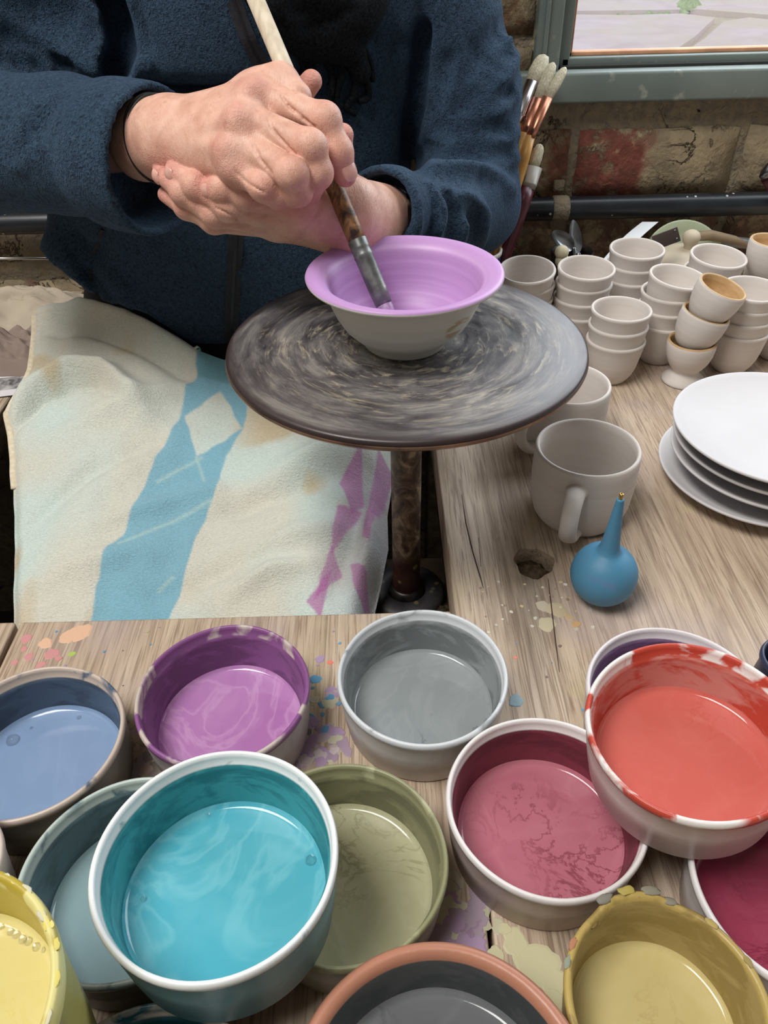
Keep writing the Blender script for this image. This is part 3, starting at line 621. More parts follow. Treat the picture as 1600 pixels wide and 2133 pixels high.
hd = link('wheel_head', lathe('wheel_head', [(0, -0.012), (0.03, -0.012), (0.140, -0.0105), (0.1455, -0.0095), (0.1488, -0.007), (0.1500, -0.004), (0.1496, -0.0012), (0.1480, 0.0), (0.1460, 0.0003), (0.1, 0), (0.05, 0), (0, 0)], 160), WHEELM, None, False)
hd.parent = whl; hd.location = (0, 0, WZ+0.112)
s = S('brown_edge', 0.3); s.b.inputs['Metallic'].default_value = 0.5; s.col(s.ramp(s.noise(30, 4), [(0.3, s2l((70, 44, 34))), (0.7, s2l((158, 122, 96)))]))
ed = link('edge_band', lathe('edge_band', [(0.1400, -0.0112), (0.1455, -0.0108), (0.1490, -0.0078), (0.1500, -0.0066), (0.1506, -0.005), (0.1500, -0.0042)], 160), s.m, None, False); ed.parent = whl; ed.location = (0, 0, WZ+0.112)
s = S('spattered_post', 0.5)
pb = s.ramp(s.noise(55, 5, 1.0, 0.6), [(0.4, s2l((62, 42, 34))), (0.52, s2l((104, 82, 62))), (0.62, s2l((150, 124, 98)))])
sep = s.n('SeparateXYZ'); s.l(s.co.outputs['Object'], sep.inputs[0])
pb = s.mix(s.ramp(s.math('ADD', sep.outputs[2], s.math('MULTIPLY', s.noise(40, 3), 0.02)), [(0.075, 1.0), (0.085, 0.0)]), pb, s.ramp(s.noise(45, 4), [(0.4, s2l((52, 26, 22))), (0.62, s2l((84, 44, 36))), (0.68, s2l((120, 112, 60)))]))
pb = s.mix(s.ramp(s.voro(38), [(0.1, 1.0), (0.14, 0.0)]), pb, s2l((128, 128, 74)))
s.col(pb); s.bump(s.noise(120, 4), 0.4, 0.001); POSTM = s.m
ps = link('post', lathe('post', [(0.0145, 0.02), (0.0145, 0.06), (0.0142, 0.10), (0.0145, 0.16), (0.0145, 0.299)], 40), POSTM, None, False); ps.parent = whl
s = S('worn_collar', 0.35); s.b.inputs['Metallic'].default_value = 0.5; s.col(s.ramp(s.noise(60, 4), [(0.35, s2l((34, 30, 30))), (0.7, s2l((84, 78, 74)))]))
co_ = link('collar', lathe('collar', [(0.0148, 0.004), (0.0185, 0.004), (0.0185, 0.020), (0.0172, 0.024), (0.0148, 0.025)], 40), s.m, None, False); co_.parent = whl
s = S('spattered_hub', 0.55)
s.col(s.mix(s.ramp(s.voro(75), [(0.16, 1.0), (0.22, 0.0)]), s.ramp(s.noise(40, 4), [(0.3, s2l((46, 42, 46))), (0.7, s2l((82, 76, 80)))]), s.ramp(s.voro(75, out=1), [(0.2, s2l((170, 70, 60))), (0.5, s2l((130, 130, 80))), (0.8, s2l((90, 80, 110)))])))
hb = link('hub', lathe('hub', [(0, 0), (0.038, 0), (0.0405, 0.004), (0.0405, 0.016), (0.037, 0.0195), (0.021, 0.0185), (0.019, 0.006), (0, 0.005)], 56), s.m, None, False); hb.parent = whl

def bowl_mat():
    s = S('bowl_lavender_glaze', 0.42, 0.4); z = s.attr('zone')
    sep = s.n('SeparateXYZ'); s.l(s.co.outputs['Object'], sep.inputs[0])
    bands = s.noise(1.0, 3, 0.2, 0.5, s.vec((3, 3, 150)))
    ins = s.ramp(bands, [(0.3, s2l((176, 130, 188))), (0.55, s2l((190, 144, 202))), (0.75, s2l((204, 164, 213)))])
    out = s.ramp(s.noise(1.0, 4, 0.1, 0.5, s.vec((6, 6, 120))), [(0.3, s2l((192, 190, 184))), (0.7, s2l((206, 204, 199)))])
    # brushed tan mark on the outside, to the right of the front
    dx = s.math('SUBTRACT', sep.outputs[0], 0.041); dz = s.math('SUBTRACT', sep.outputs[2], 0.030)
    d = s.math('ADD', s.math('POWER', s.math('DIVIDE', dx, 0.013), 2.0), s.math('POWER', s.math('DIVIDE', dz, 0.011), 2.0))
    mk_ = s.math('MULTIPLY', s.ramp(d, [(0.6, 1.0), (1.0, 0.0)]), s.ramp(s.noise(1.0, 4, 0.8, 0.5, s.vec((60, 60, 190))), [(0.50, 0.0), (0.56, 0.9)]))
    front = s.math('LESS_THAN', sep.outputs[1], 0.0)
    out = s.mix(s.math('MULTIPLY', mk_, front), out, s2l((176, 150, 96)))
    s.col(s.mix(s.ramp(z, [(0.45, 0.0), (0.55, 1.0)]), out, ins)); s.bump(bands, 0.15, 0.0008); return s.m
BP = [(0, 0.004, 0), (0.026, 0.004, 0), (0.029, 0.0005, 0), (0.0325, 0.0, 0), (0.034, 0.0015, 0), (0.0352, 0.006, 0), (0.042, 0.011, 0), (0.050, 0.019, 0), (0.056, 0.029, 0), (0.0605, 0.040, 0), (0.064, 0.0485, 0), (0.069, 0.0535, 0), (0.0755, 0.0565, 0), (0.0778, 0.0582, 0), (0.0782, 0.0598, 0.3), (0.0775, 0.0612, 1), (0.0755, 0.0620, 1),
      (0.070, 0.0608, 1), (0.0645, 0.0580, 1), (0.0615, 0.0545, 1), (0.0590, 0.049, 1), (0.0560, 0.039, 1), (0.0515, 0.0295, 1), (0.0460, 0.0205, 1), (0.0400, 0.0145, 1), (0.0330, 0.0105, 1), (0.02, 0.0085, 1), (0, 0.008, 1)]
bw = link('pottery_bowl', lathe('pottery_bowl', [(a, b) for a, b, q in BP], 128, [q for a, b, q in BP]), bowl_mat(), None, False, (WX-0.001, 0.585, WZ+0.0002))
tag(bw, 'flared pottery bowl, lavender inside and bare white outside, on the wheel', 'bowl')

# ================================================================== WHITE POTTERY ON THE BENCH
s = S('bisque_white', 0.72, 0.3)
s.col(s.mix(s.ramp(s.noise(1.0, 3, 0.1, 0.5, s.vec((6, 6, 150))), [(0.35, 0.0), (0.7, 0.5)]), s.ramp(s.noise(14, 3), [(0.3, s2l((206, 197, 190))), (0.7, s2l((217, 209, 202)))]), s2l((198, 186, 176))))
s.bump(s.noise(1.0, 3, 0.1, 0.5, s.vec((6, 6, 170))), 0.12, 0.0006); BISQUE = s.m
s = S('egg_cup_clay', 0.6, 0.35); z = s.attr('zone')
s.col(s.mix(s.ramp(z, [(0.4, 0.0), (0.6, 1.0)]), s.ramp(s.noise(1.0, 3, 0.1, 0.5, s.vec((6, 6, 150))), [(0.3, s2l((204, 195, 188))), (0.7, s2l((216, 208, 201)))]),
          s.ramp(s.noise(1.0, 4, 0.3, 0.5, s.vec((50, 50, 160))), [(0.3, s2l((178, 140, 94))), (0.7, s2l((204, 168, 120)))]))); EGGM = s.m
CP = [(0, .002), (.015, .002), (.0175, 0), (.0195, .0008), (.0228, .005), (.0268, .012), (.0298, .020), (.0318, .030), (.0337, .042), (.0349, .050), (.0358, .0525), (.0361, .0545), (.0353, .0562), (.0338, .0565), (.0326, .0555), (.0320, .0530), (.0310, .042), (.0296, .030), (.0268, .018), (.022, .010), (.014, .006), (0, .0055)]
CP0 = [(0, 0.002), (0.016, 0.002), (0.0185, 0.0), (0.0205, 0.0008), (0.0232, 0.006), (0.0272, 0.015), (0.0310, 0.026), (0.0337, 0.038), (0.0355, 0.0495), (0.0360, 0.0520), (0.0356, 0.0537), (0.0345, 0.0542), (0.0335, 0.0533), (0.0330, 0.0505), (0.0310, 0.038), (0.0280, 0.026), (0.0238, 0.014), (0.019, 0.0075), (0.012, 0.005), (0, 0.0045)]
CUP = lathe('handleless_cup', CP, 56); CUP.materials.append(BISQUE)
def stack(x, y, n, where, topn=None, lean=(0, 0), pitch=0.0192):
    base = at(x, y, z=0.0562+pitch*(n-1)); base.z = 0
    for k in range(n):
        f = k/max(1, n-1); o = link('handleless_cup', CUP, None, None, False)
        o.location = base+Vector((lean[0]*(f-1), lean[1]*(f-1), pitch*k+(0.0008 if k == n-1 and topn else 0)))
        nn = Vector(((k*37 % 7-3)*0.004, (k*23 % 5-2)*0.004, 1)) if k else Vector((0, 0, 1))
        if k == n-1 and topn: nn = Vector(topn)
        o.rotation_euler = orient(nn)
        pos = 'top cup of' if k == n-1 else ('bottom cup of' if k == 0 else ['', 'second', 'third', 'fourth'][k]+' cup up in')
        tag(o, 'white unglazed %s the %s' % (pos, where), 'cup', 'stacked white cups')
stack(1101, 556, 4, 'stack just behind the bowl', (-0.05, -0.12, 1))
stack(1221, 555, 4, 'stack second from the bowl', (0.0, -0.06, 1))
stack(1327, 516, 4, 'back stack in front of the white card', (0.0, -0.04, 1))
stack(1404, 574, 4, 'stack just behind the egg cups', (0.10, -0.05, 1))
stack(1295, 642, 3, 'short front stack left of the egg cups')
stack(1491, 530, 4, 'back stack in front of the lid', (0.05, -0.08, 1))
stack(1566, 600, 4, 'stack right of the egg cups', (0, -0.04, 1), pitch=0.0172)
o = link('handleless_cup', CUP, None, None, False, tuple(at(1622, 752, z=0.0))); o.location.z = 0
o.location.y += 0.015; tag(o, 'single white cup cut off at the right edge above the plates', 'cup', 'stacked white cups')
# egg cups
EP = [(0, 0.003, 0), (0.020, 0.003, 0), (0.0245, 0.0, 0), (0.0262, 0.0012, 0), (0.0258, 0.0040, 0), (0.0200, 0.0095, 0), (0.0165, 0.0140, 0), (0.0163, 0.0165, 0), (0.0205, 0.022, 0), (0.0252, 0.030, 0), (0.0280, 0.039, 0), (0.0292, 0.048, 0), (0.0290, 0.0535, 0.2), (0.0282, 0.0560, 1), (0.0265, 0.0562, 1), (0.0252, 0.0535, 1), (0.0250, 0.046, 1), (0.0235, 0.037, 1), (0.0190, 0.028, 1), (0.011, 0.0225, 1), (0, 0.021, 1)]
EGG = lathe('egg_cup', [(a, b) for a, b, q in EP], 56, [q for a, b, q in EP]); EGG.materials.append(EGGM)
TP = [(0, .002, 0), (.012, .002, 0), (.0145, 0, 0), (.0165, .001, 0), (.0215, .008, 0), (.0258, .018, 0), (.0282, .028, 0), (.0292, .038, 0), (.0291, .0435, 0), (.0285, .0462, .3), (.0280, .0467, 1), (.0268, .0470, 1), (.0254, .0455, 1), (.0250, .038, 1), (.0236, .028, 1), (.0205, .018, 1), (.014, .010, 1), (0, .008, 1)]
TUM = lathe('small_tumbler', [(a, b) for a, b, q in TP], 56, [q for a, b, q in TP]); TUM.materials.append(EGGM)
def tumbler(rimpx, z, n, label):
    c = rimpx if z is None else at(*rimpx, z=z); n = Vector(n).normalized(); o = link('small_tumbler', TUM, None, None, False); o.location = c-n*0.047; o.rotation_euler = orient(n); return tag(o, label, 'tumbler', 'small tumblers with tan insides')
def eggcup(rimpx, z, n, label):
    c = at(*rimpx, z=z); n = Vector(n).normalized(); o = link('egg_cup', EGG, None, None, False); o.location = c-n*0.056; o.rotation_euler = orient(n); return tag(o, label, 'egg cup', 'egg cups with tan insides')
e0 = eggcup((1443, 708), 0.056, (0, 0, 1), 'bottom egg cup with tan rim standing on its foot beside the plates')
n1_ = Vector((0.22, -0.03, 0.97)).normalized(); n2_ = Vector((0.26, -0.12, 0.95)).normalized(); r1_ = at(1443, 708, z=0.056)+n1_*0.037; r2_ = r1_+n2_*0.036
tumbler(r1_, None, n1_, 'middle small tumbler leaning inside the egg cup beside the plates')
tumbler(r2_, None, n2_, 'top small tumbler showing its tan inside, tilted towards the camera')
eggcup((1622, 602), 0.056, (0, 0, 1), 'bottom egg cup of the stack at the right edge')
tumbler((1604, 548), 0.0945, (0.03, 0.02, 1), 'middle small tumbler of the stack at the right edge')
tumbler((1613, 500), 0.1305, (0.05, 0.0, 1), 'top small tumbler of the stack at the right edge')
# mugs
MP = [(0, 0.003), (0.033, 0.003), (0.036, 0.0), (0.0395, 0.0015), (0.0445, 0.009), (0.0480, 0.022), (0.0495, 0.045), (0.0495, 0.070), (0.0492, 0.0785), (0.0482, 0.0808), (0.0466, 0.0812), (0.0452, 0.0795), (0.0448, 0.070), (0.0448, 0.045), (0.0432, 0.022), (0.0390, 0.0105), (0.030, 0.007), (0, 0.006)]
MUG = lathe('mug_body', MP, 80)
def mug(c, adir, label, sc=1.0):
    r = empty('mug', c, label, 'mug', 'white mugs'); r.rotation_euler = (0, 0, adir); r.scale = (sc, sc, sc)
    link('mug_body', MUG, BISQUE, r, False)
    P = [(0.0468, 0, 0.062), (0.056, 0, 0.0655), (0.066, 0, 0.0635), (0.0735, 0, 0.056), (0.0760, 0, 0.045), (0.0735, 0, 0.033), (0.066, 0, 0.022), (0.057, 0, 0.0145), (0.0455, 0, 0.0115)]
    n = 40; Q = []
    for i in range(n):          # smooth the path
        t = i/(n-1)*(len(P)-1); k = min(int(t), len(P)-2); f = t-k; p0, p1, p2, p3 = (Vector(P[max(0, min(len(P)-1, j))]) for j in (k-1, k, k+1, k+2))
        Q.append(0.5*((2*p1)+(p2-p0)*f+(2*p0-5*p1+4*p2-p3)*f*f+(3*p1-p0-3*p2+p3)*f**3))
    link('handle', tube('handle', Q, [0.0092-0.0012*math.sin(math.pi*i/(n-1))+0.002*abs(2*i/(n-1)-1)**4 for i in range(n)], 18, flat=0.66), BISQUE, r, False)
    return r
c = at(1226, 929, z=0.081); mug((c.x, c.y, 0), math.atan2(-0.93, -0.37), 'large white unglazed mug with its handle towards the wheel, behind the blue bulb')
c = at(1184, 797, z=0.075); mug((c.x, c.y, 0), math.atan2(-0.62, -0.78), 'white unglazed mug partly hidden behind the edge of the wheel', 0.93)
# plates
PP = [(0, 0.0025), (0.055, 0.0025), (0.058, 0.0), (0.061, 0.0005), (0.0635, 0.0035), (0.078, 0.0075), (0.092, 0.0135), (0.1005, 0.0185), (0.1026, 0.0202), (0.1030, 0.0216), (0.1022, 0.0226), (0.1005, 0.0223), (0.096, 0.0200), (0.088, 0.0165), (0.076, 0.0125), (0.064, 0.0095), (0.05, 0.0080), (0, 0.0075)]
PLATE = lathe('plate', PP, 128)
s = S('smooth_white_slip', 0.75, 0.25); s.col(s.ramp(s.noise(10, 3), [(0.3, s2l((198, 195, 196))), (0.7, s2l((206, 203, 204)))])); PLATE.materials.append(s.m)
for k, (x, y, w) in enumerate(((0.3928, 0.639, 'bottom'), (0.401, 0.637, 'second lowest'), (0.398, 0.633, 'third lowest'), (0.3914, 0.626, 'top'))):
    o = link('plate', PLATE, None, None, False, (x, y, 0.0004+0.0190*k)); tag(o, '%s white plate in the pile of four at the right edge' % w, 'plate', 'pile of white plates')
# rubber bulb
s = S('blue_rubber', 0.5, 0.4)
s.col(s.mix(s.ramp(s.noise(45, 4, 0.6), [(0.60, 0.0), (0.72, 0.5)]), s.ramp(s.noise(12, 3), [(0.3, s2l((62, 124, 160))), (0.7, s2l((78, 140, 174)))]), s2l((104, 112, 156)))); RUB = s.m
c = at(1258, 1195, z=0.0286); bl = empty('rubber_bulb', (c.x, c.y, 0), 'blue rubber squeeze bulb with a long pointed nozzle beside the mug', 'rubber bulb')
pr = [(0.0286*math.sin(t), 0.0286-0.0286*math.cos(t)) for t in [math.radians(a) for a in range(0, 158, 6)]]+[(0.0100, 0.0562), (0.0085, 0.060), (0.0075, 0.066), (0.0062, 0.078), (0.0046, 0.095), (0.0032, 0.110), (0.0030, 0.1115), (0.0015, 0.1118), (0, 0.1118)]
link('bulb', lathe('bulb', pr, 64), RUB, bl, False)
link('nozzle', lathe('nozzle', [(0.0018, 0.1110), (0.0018, 0.1165), (0.0012, 0.1170), (0.0009, 0.1165), (0.0009, 0.112)], 20), plain('brass', (196, 160, 90), 0.25, 1.0), bl, False)

# ================================================================== THINGS ALONG THE WALL
jc = at(985, 530, Y=1.06)
jar = empty('brush_jar', (jc.x, 1.06, 0), 'blue jar with a cream rim holding paint brushes by the wall', 'jar')
hj = at(985, 517, Y=1.06).z
link('jar_body', lathe('jar_body', [(0, 0), (0.036, 0), (0.038, 0.003), (0.039, hj-0.008), (0.0385, hj-0.0075)], 48), plain('navy_glaze', (34, 52, 88), 0.3), jar, False)
link('jar_rim', lathe('jar_rim', [(0.0385, hj-0.008), (0.0405, hj-0.006), (0.0408, hj-0.001), (0.0390, hj), (0.0370, hj-0.001), (0.0360, hj-0.02), (0.035, 0.006), (0, 0.005)], 48), plain('cream_glaze', (206, 200, 184), 0.4), jar, False)
WOODH = plain('varnished_handle', (196, 140, 66), 0.35, var=0.2, sc=60); SILV = plain('nickel_ferrule', (190, 188, 192), 0.22, 1.0); COPP = plain('copper_ferrule', (196, 128, 100), 0.3, 0.9)
MAROON = plain('maroon_handle', (84, 28, 40), 0.3); PLAST = plain('scuffed_plastic', (150, 144, 132), 0.3)
s = S('hog_bristle', 0.6); s.col(s.ramp(s.noise(1.0, 4, 0.3, 0.5, s.vec((700, 700, 90))), [(0.3, s2l((150, 142, 116))), (0.7, s2l((206, 198, 172)))])); s.bump(s.noise(1.0, 2, 0, 0.5, s.vec((900, 900, 90))), 0.5, 0.0008); BRIS = s.m
def paint_brush(bot, p_f0, p_f1, tip, rf, fm, hm, label, flat=0.55, rb=None):
    d = (tip-bot).normalized(); r = empty('paint_brush', bot, label, 'brush', 'brushes in the blue jar')
    link('handle', tube('handle', [bot, bot.lerp(p_f0, 0.4), bot.lerp(p_f0, 0.85), p_f0], [rf*0.45, rf*0.8, rf*0.95, rf*0.85], 14), hm, r)
    link('ferrule', tube('ferrule', [p_f0-d*0.002, p_f0.lerp(p_f1, 0.12), p_f0.lerp(p_f1, 0.16), p_f0.lerp(p_f1, 0.2), p_f1], [rf*0.92, rf*0.95, rf*1.06, rf*0.97, rf*1.05], 16, flat=0.8), fm, r)
    rb = rb or rf
    link('bristles', tube('bristles', [p_f1-d*0.002, p_f1.lerp(tip, 0.4), p_f1.lerp(tip, 0.75), p_f1.lerp(tip, 0.93), tip], [rb*1.0, rb*1.18, rb*1.05, rb*0.75, rb*0.2], 16, flat=flat), BRIS, r)
def pb(bx, by, f0, f1, tp, Yt, *a, **k):
    B = Vector((jc.x+bx, 1.06+by, 0.03)); paint_brush(B, at(*f0, Y=1.06+(Yt-1.06)*0.62), at(*f1, Y=1.06+(Yt-1.06)*0.8), at(*tp, Y=Yt), *a, **k)
pb(0.0, 0.01, (1077, 250), (1110, 170), (1134, 114), 1.15, 0.0095, SILV, WOODH, 'thick brush with a silver ferrule and blunt bristles in the jar', rb=0.0105)
pb(0.012, 0.0, (1095, 276), (1122, 206), (1153, 130), 1.13, 0.0085, COPP, WOODH, 'brush with a copper ferrule and stiff grey bristles in the jar')
pb(0.02, -0.008, (1106, 282), (1141, 203), (1178, 140), 1.12, 0.0075, COPP, WOODH, 'rightmost brush with copper ferrule and long pale pointed bristles')
pb(-0.018, 0.012, (1040, 280), (1058, 215), (1073, 146), 1.12, 0.009, PLAST, WOODH, 'brush with rounded white tip peeking past the sleeve')
B = Vector((jc.x+0.026, 1.045, 0.03)); paint_brush(B, at(1100, 390, Y=1.09), at(1112, 348, Y=1.10), at(1126, 300, Y=1.11), 0.0115, PLAST, MAROON, 'brush with a thick maroon handle and scuffed clear ferrule', rb=0.007)
# tin of spoons
tc = at(1190, 545, Y=1.08); tin = empty('tool_tin', (tc.x, 1.08, 0), 'dark tin with spoons standing in it behind the cups', 'tin')
ht = at(1190, 522, Y=1.08).z
link('tin_body', lathe('tin_body', [(0, 0), (0.028, 0), (0.030, 0.003), (0.030, ht), (0.0285, ht+0.0005), (0.028, ht-0.01), (0.027, 0.006), (0, 0.005)], 40), plain('dark_tin', (40, 34, 32), 0.4, 0.3), tin, False)
STEEL = plain('spoon_steel', (120, 122, 126), 0.22, 1.0)
def spoon(c, axis, facing, L, Wd, label, bot):
    axis = Vector(axis).normalized(); f = Vector(facing); f = (f-axis*f.dot(axis)).normalized(); u = axis.cross(f)
    r = empty('spoon', bot, label, 'spoon', 'spoons in the dark tin'); V = []; F = []; n = 20; m = 8
    for sd_ in (0, 1):
        for j in range(m+1):
            for k in range(n):
                a = 6.283*k/n; q = j/m; V.append(c+axis*L*q*math.cos(a)+u*Wd*q*math.sin(a)*(1-0.18*math.cos(a))-f*(0.35*Wd*(1-q*q)+sd_*0.0008))
    for sd_ in (0, 1):
        o0 = sd_*(m+1)*n
        for j in range(m):
            for k in range(n):
                t = (o0+j*n+k, o0+j*n+(k+1) % n, o0+j*n+n+(k+1) % n, o0+j*n+n+k); F.append(t if sd_ else t[::-1])
    link('spoon_bowl', mk('spoon_bowl', V, F), STEEL, r)
    link('handle', tube('handle', [c-axis*L*0.97, (c-axis*L).lerp(bot, 0.4), bot], [0.003, 0.0022, 0.003], 10), STEEL, r)
spoon(at(1199, 493, Y=1.08), (-0.32, 0.1, 1), (0.7, -0.9, 0.3), 0.024, 0.0125, 'upright steel spoon leaning in the dark tin', Vector((tc.x+0.008, 1.08, 0.02)))
spoon(at(1173, 500, Y=1.06), (-0.8, -0.1, 0.55), (0.2, -0.8, 0.6), 0.021, 0.012, 'steel spoon tipped to the left in the dark tin', Vector((tc.x+0.012, 1.07, 0.02)))
for i, (x, y) in enumerate(((1167, 525), (1168, 543))):
    p = at(x, y, Y=1.035); tl = tag(link('tool_end', lathe('tool_end', [(0, 0), (0.0085, 0), (0.009, 0.004), (0.0085, 0.010), (0.006, 0.013), (0, 0.014)], 24), plain('cream_bone', (206, 196, 160), 0.5), None, False, p, (1.2, 0.0, 0.2)), ['upper', 'lower'][i]+' cream knob of a tool in front of the dark tin', 'tool knob', 'cream tool knobs')
    p2 = p+Vector((0.0, 0.012, -0.004)); link('shaft', tube('shaft', [p+Vector((0, 0.001, 0)), Vector((p.x, p.y, p.z*0.5)), Vector((p.x, p.y, 0.001))], [0.004]*3, 10), plain('dark_shaft', (50, 44, 40), 0.5), tl)
# white card strip
a0, a1, b0, b1 = at(1240, 560, Y=1.045), at(1272, 560, Y=1.035), at(1338, 462, Y=1.13), at(1372, 462, Y=1.105)
V = []; F = []
for i in range(9):
    t = i/8; w = Vector((0, 0.0, 0.006*math.sin(t*3.14))); p = a0.lerp(b0, t)+w; q = a1.lerp(b1, t)+w*0.6; V += [p, q, p-Vector((0, -.0006, .0006)), q-Vector((0, -.0006, .0006))]
for i in range(8):
    k = 4*i; F += [(k, k+1, k+5, k+4), (k+3, k+2, k+6, k+7), (k+1, k+3, k+7, k+5), (k+2, k, k+4, k+6)]
F += [(0, 2, 3, 1), (32, 33, 35, 34)]
tag(link('card_strip', mk('card_strip', V, F, False), plain('white_card', (214, 218, 222), 0.6, var=0.03)), 'bent strip of white card leaning on the wall behind the cups', 'card')
# beige lid
lc = at(1428, 548, Y=1.07); lid = empty('pot_lid', (lc.x, 1.07, 0), 'beige domed lid with a round knob on a low pot behind the cups', 'lid')
LIDM = plain('beige_clay', (186, 172, 148), 0.7, var=0.08); hl = at(1428, 520, Y=1.07).z
link('pot_body', lathe('pot_body', [(0, 0), (0.045, 0), (0.05, 0.004), (0.052, hl-0.03), (0.05, hl-0.028)], 48), LIDM, lid, False)
link('lid_dome', lathe('lid_dome', [(0.05, hl-0.030), (0.056, hl-0.029), (0.057, hl-0.026), (0.050, hl-0.014), (0.036, hl-0.004), (0.018, hl+0.001), (0, hl+0.002)], 48), LIDM, lid, False)
kn = link('knob', lathe('knob', [(0.007, hl), (0.0075, hl+0.006), (0.011, hl+0.012), (0.0125, hl+0.018), (0.010, hl+0.024), (0.005, hl+0.027), (0, hl+0.0275)], 32), LIDM, lid, False)
# plate rim, dark metal piece and tools behind
pc = at(1420, 500, Y=1.135)
tag(link('green_saucer', lathe('green_saucer', [(0, -0.004), (0.03, -0.004), (0.05, 0.004), (0.062, 0.012), (0.0625, 0.014), (0.060, 0.0142), (0.048, 0.008), (0.03, 0.002), (0, 0.002)], 48), plain('pale_green_glaze', (168, 178, 146), 0.45), None, False, (pc.x, 1.122, pc.z-0.033), (math.radians(58), 0, 0)), 'pale green saucer leaning against the wall behind the beige lid', 'saucer')
p = at(1388, 497, Y=1.025); dm = tag(link('metal_rib', boxm('metal_rib', (-0.0175, -0.001, -0.0095), (0.0175, 0.001, 0.0095), 0.0008), plain('dark_rusty_metal', (66, 52, 48), 0.5, 0.4), None, False, p, (math.radians(-25), math.radians(-18), 0.1)), 'small dark metal scraping plate with rivets beside the beige lid', 'scraper')
for x, z_ in ((-0.013, -0.006), (0.013, 0.006), (0.013, -0.005)): link('rivet', lathe('rivet', [(0.0014, 0), (0.001, 0.0006), (0, 0.0008)], 10), STEEL, dm, False, (x, -0.001, z_), (math.pi/2, 0, 0))
TW = plain('old_tool_wood', (138, 116, 88), 0.6)
def stick(name, pts, rads, m, label, cat): return tag(link(name, tube(name, pts, rads, 14), m), label, cat)
stick('wooden_tool', [at(1452, 492, Y=1.11), at(1480, 490, Y=1.115), at(1530, 500, Y=1.12), at(1560, 512, Y=1.12)], [0.007, 0.0075, 0.006, 0.003], TW, 'old wooden modelling tool lying behind the back cups', 'tool')
stick('grey_tube', [at(1478, 490, Y=1.145), at(1505, 503, Y=1.14), at(1520, 504, Y=1.14), at(1545, 506, Y=1.14), at(1575, 508, Y=1.14)], [0.002, 0.006, 0.0085, 0.008, 0.008], plain('grey_metal_tube', (128, 132, 132), 0.35, 0.4), 'grey metal tube tool lying against the wall above the cups', 'tool')
hs = stick('hanging_spoon', [at(1584, 372, Y=1.13), at(1592, 364, Y=1.13), at(1606, 352, Y=1.13), at(1625, 340, Y=1.13)], [0.003, 0.0075, 0.010, 0.007], STEEL, 'steel spoon tip entering at the right edge above the pipe', 'spoon')
link('handle', tube('handle', [at(1594, 372, Y=1.135), at(1610, 395, Y=1.14), at(1640, 440, Y=1.14)], [0.006, 0.007, 0.006], 12), MAROON, hs)

# ================================================================== RAGS AND PAPERS ON THE SIDE BENCH
def rag(name, cx, cy, w, d, h, m, label, seed, z0=-0.004, fold=3.0):
    n = 60; u = np.linspace(-1, 1, n); X, Y = np.meshgrid(u, u, indexing='ij'); rr = np.clip((X**4+Y**4)**0.25, 0, 1)
    a = vnoise(X*fold*1.1+7, Y*fold*0.6+3, seed); b = vnoise(X*fold*2.3+Y*2+9, Y*fold*1.2-X*1.5+4, seed+1); c_ = np.abs(vnoise(X*4+Y*5, Y*3-X*4, seed+2)-0.5)
    Z = (1-rr**3)*h*(0.45+0.5*a)+h*0.35*(b-0.5)*(1-rr**2)-h*0.22*np.exp(-(c_/0.06)**2)*(1-rr**2)
    Z = np.maximum(Z, 0.001)+0.001
    wob = 1+0.12*(vnoise(np.arctan2(Y, X)*2+9, rr*0+seed, seed+3)-0.5)
    V = np.stack([cx+X*w*wob, cy+Y*d*wob, z0+Z], -1).reshape(-1, 3)
    F = [(i*n+j, (i+1)*n+j, (i+1)*n+j+1, i*n+j+1) for i in range(n-1) for j in range(n-1)]
    o = link(name, mk(name, V, F), m); sm = o.modifiers.new('thick', 'SOLIDIFY'); sm.thickness = 0.002; sm.offset = -1
    return tag(o, label, 'rag', 'rags on the side bench')
CL1 = plain('beige_cotton', (176, 162, 142), 0.9, var=0.1, sc=14); CL2 = plain('mauve_brown_cotton', (142, 122, 112), 0.9, var=0.1, sc=14); CL3 = plain('grey_beige_cotton', (158, 150, 136), 0.9, var=0.1)
p = at(20, 640, z=0.03); rag('rag', p.x, p.y+0.02, 0.16, 0.07, 0.055, CL1, 'pale beige rag heaped at the back of the side bench', 3)
p = at(40, 700, z=0.03); rag('rag', p.x-0.01, p.y, 0.095, 0.055, 0.05, CL2, 'crumpled mauve-brown rag in the middle of the heap', 5, fold=4.0)
p = at(0, 735, z=0.01); rag('rag', p.x-0.04, p.y-0.008, 0.085, 0.03, 0.02, CL3, 'flat grey-beige rag at the front of the heap', 8)
s = S('printed_paper', 0.6); gx = s.n('SeparateXYZ'); s.l(s.co.outputs['Object'], gx.inputs[0])
ix = s.math('LESS_THAN', s.math('ABSOLUTE', gx.outputs[0]), 0.042); iy = s.math('LESS_THAN', s.math('ABSOLUTE', gx.outputs[1]), 0.017)
s.col(s.mix(s.math('MULTIPLY', ix, iy), s2l((222, 216, 222)), s.ramp(s.noise(55, 5, 0.8), [(0.35, s2l((70, 70, 74))), (0.65, s2l((190, 186, 186)))]))); PAPER = s.m
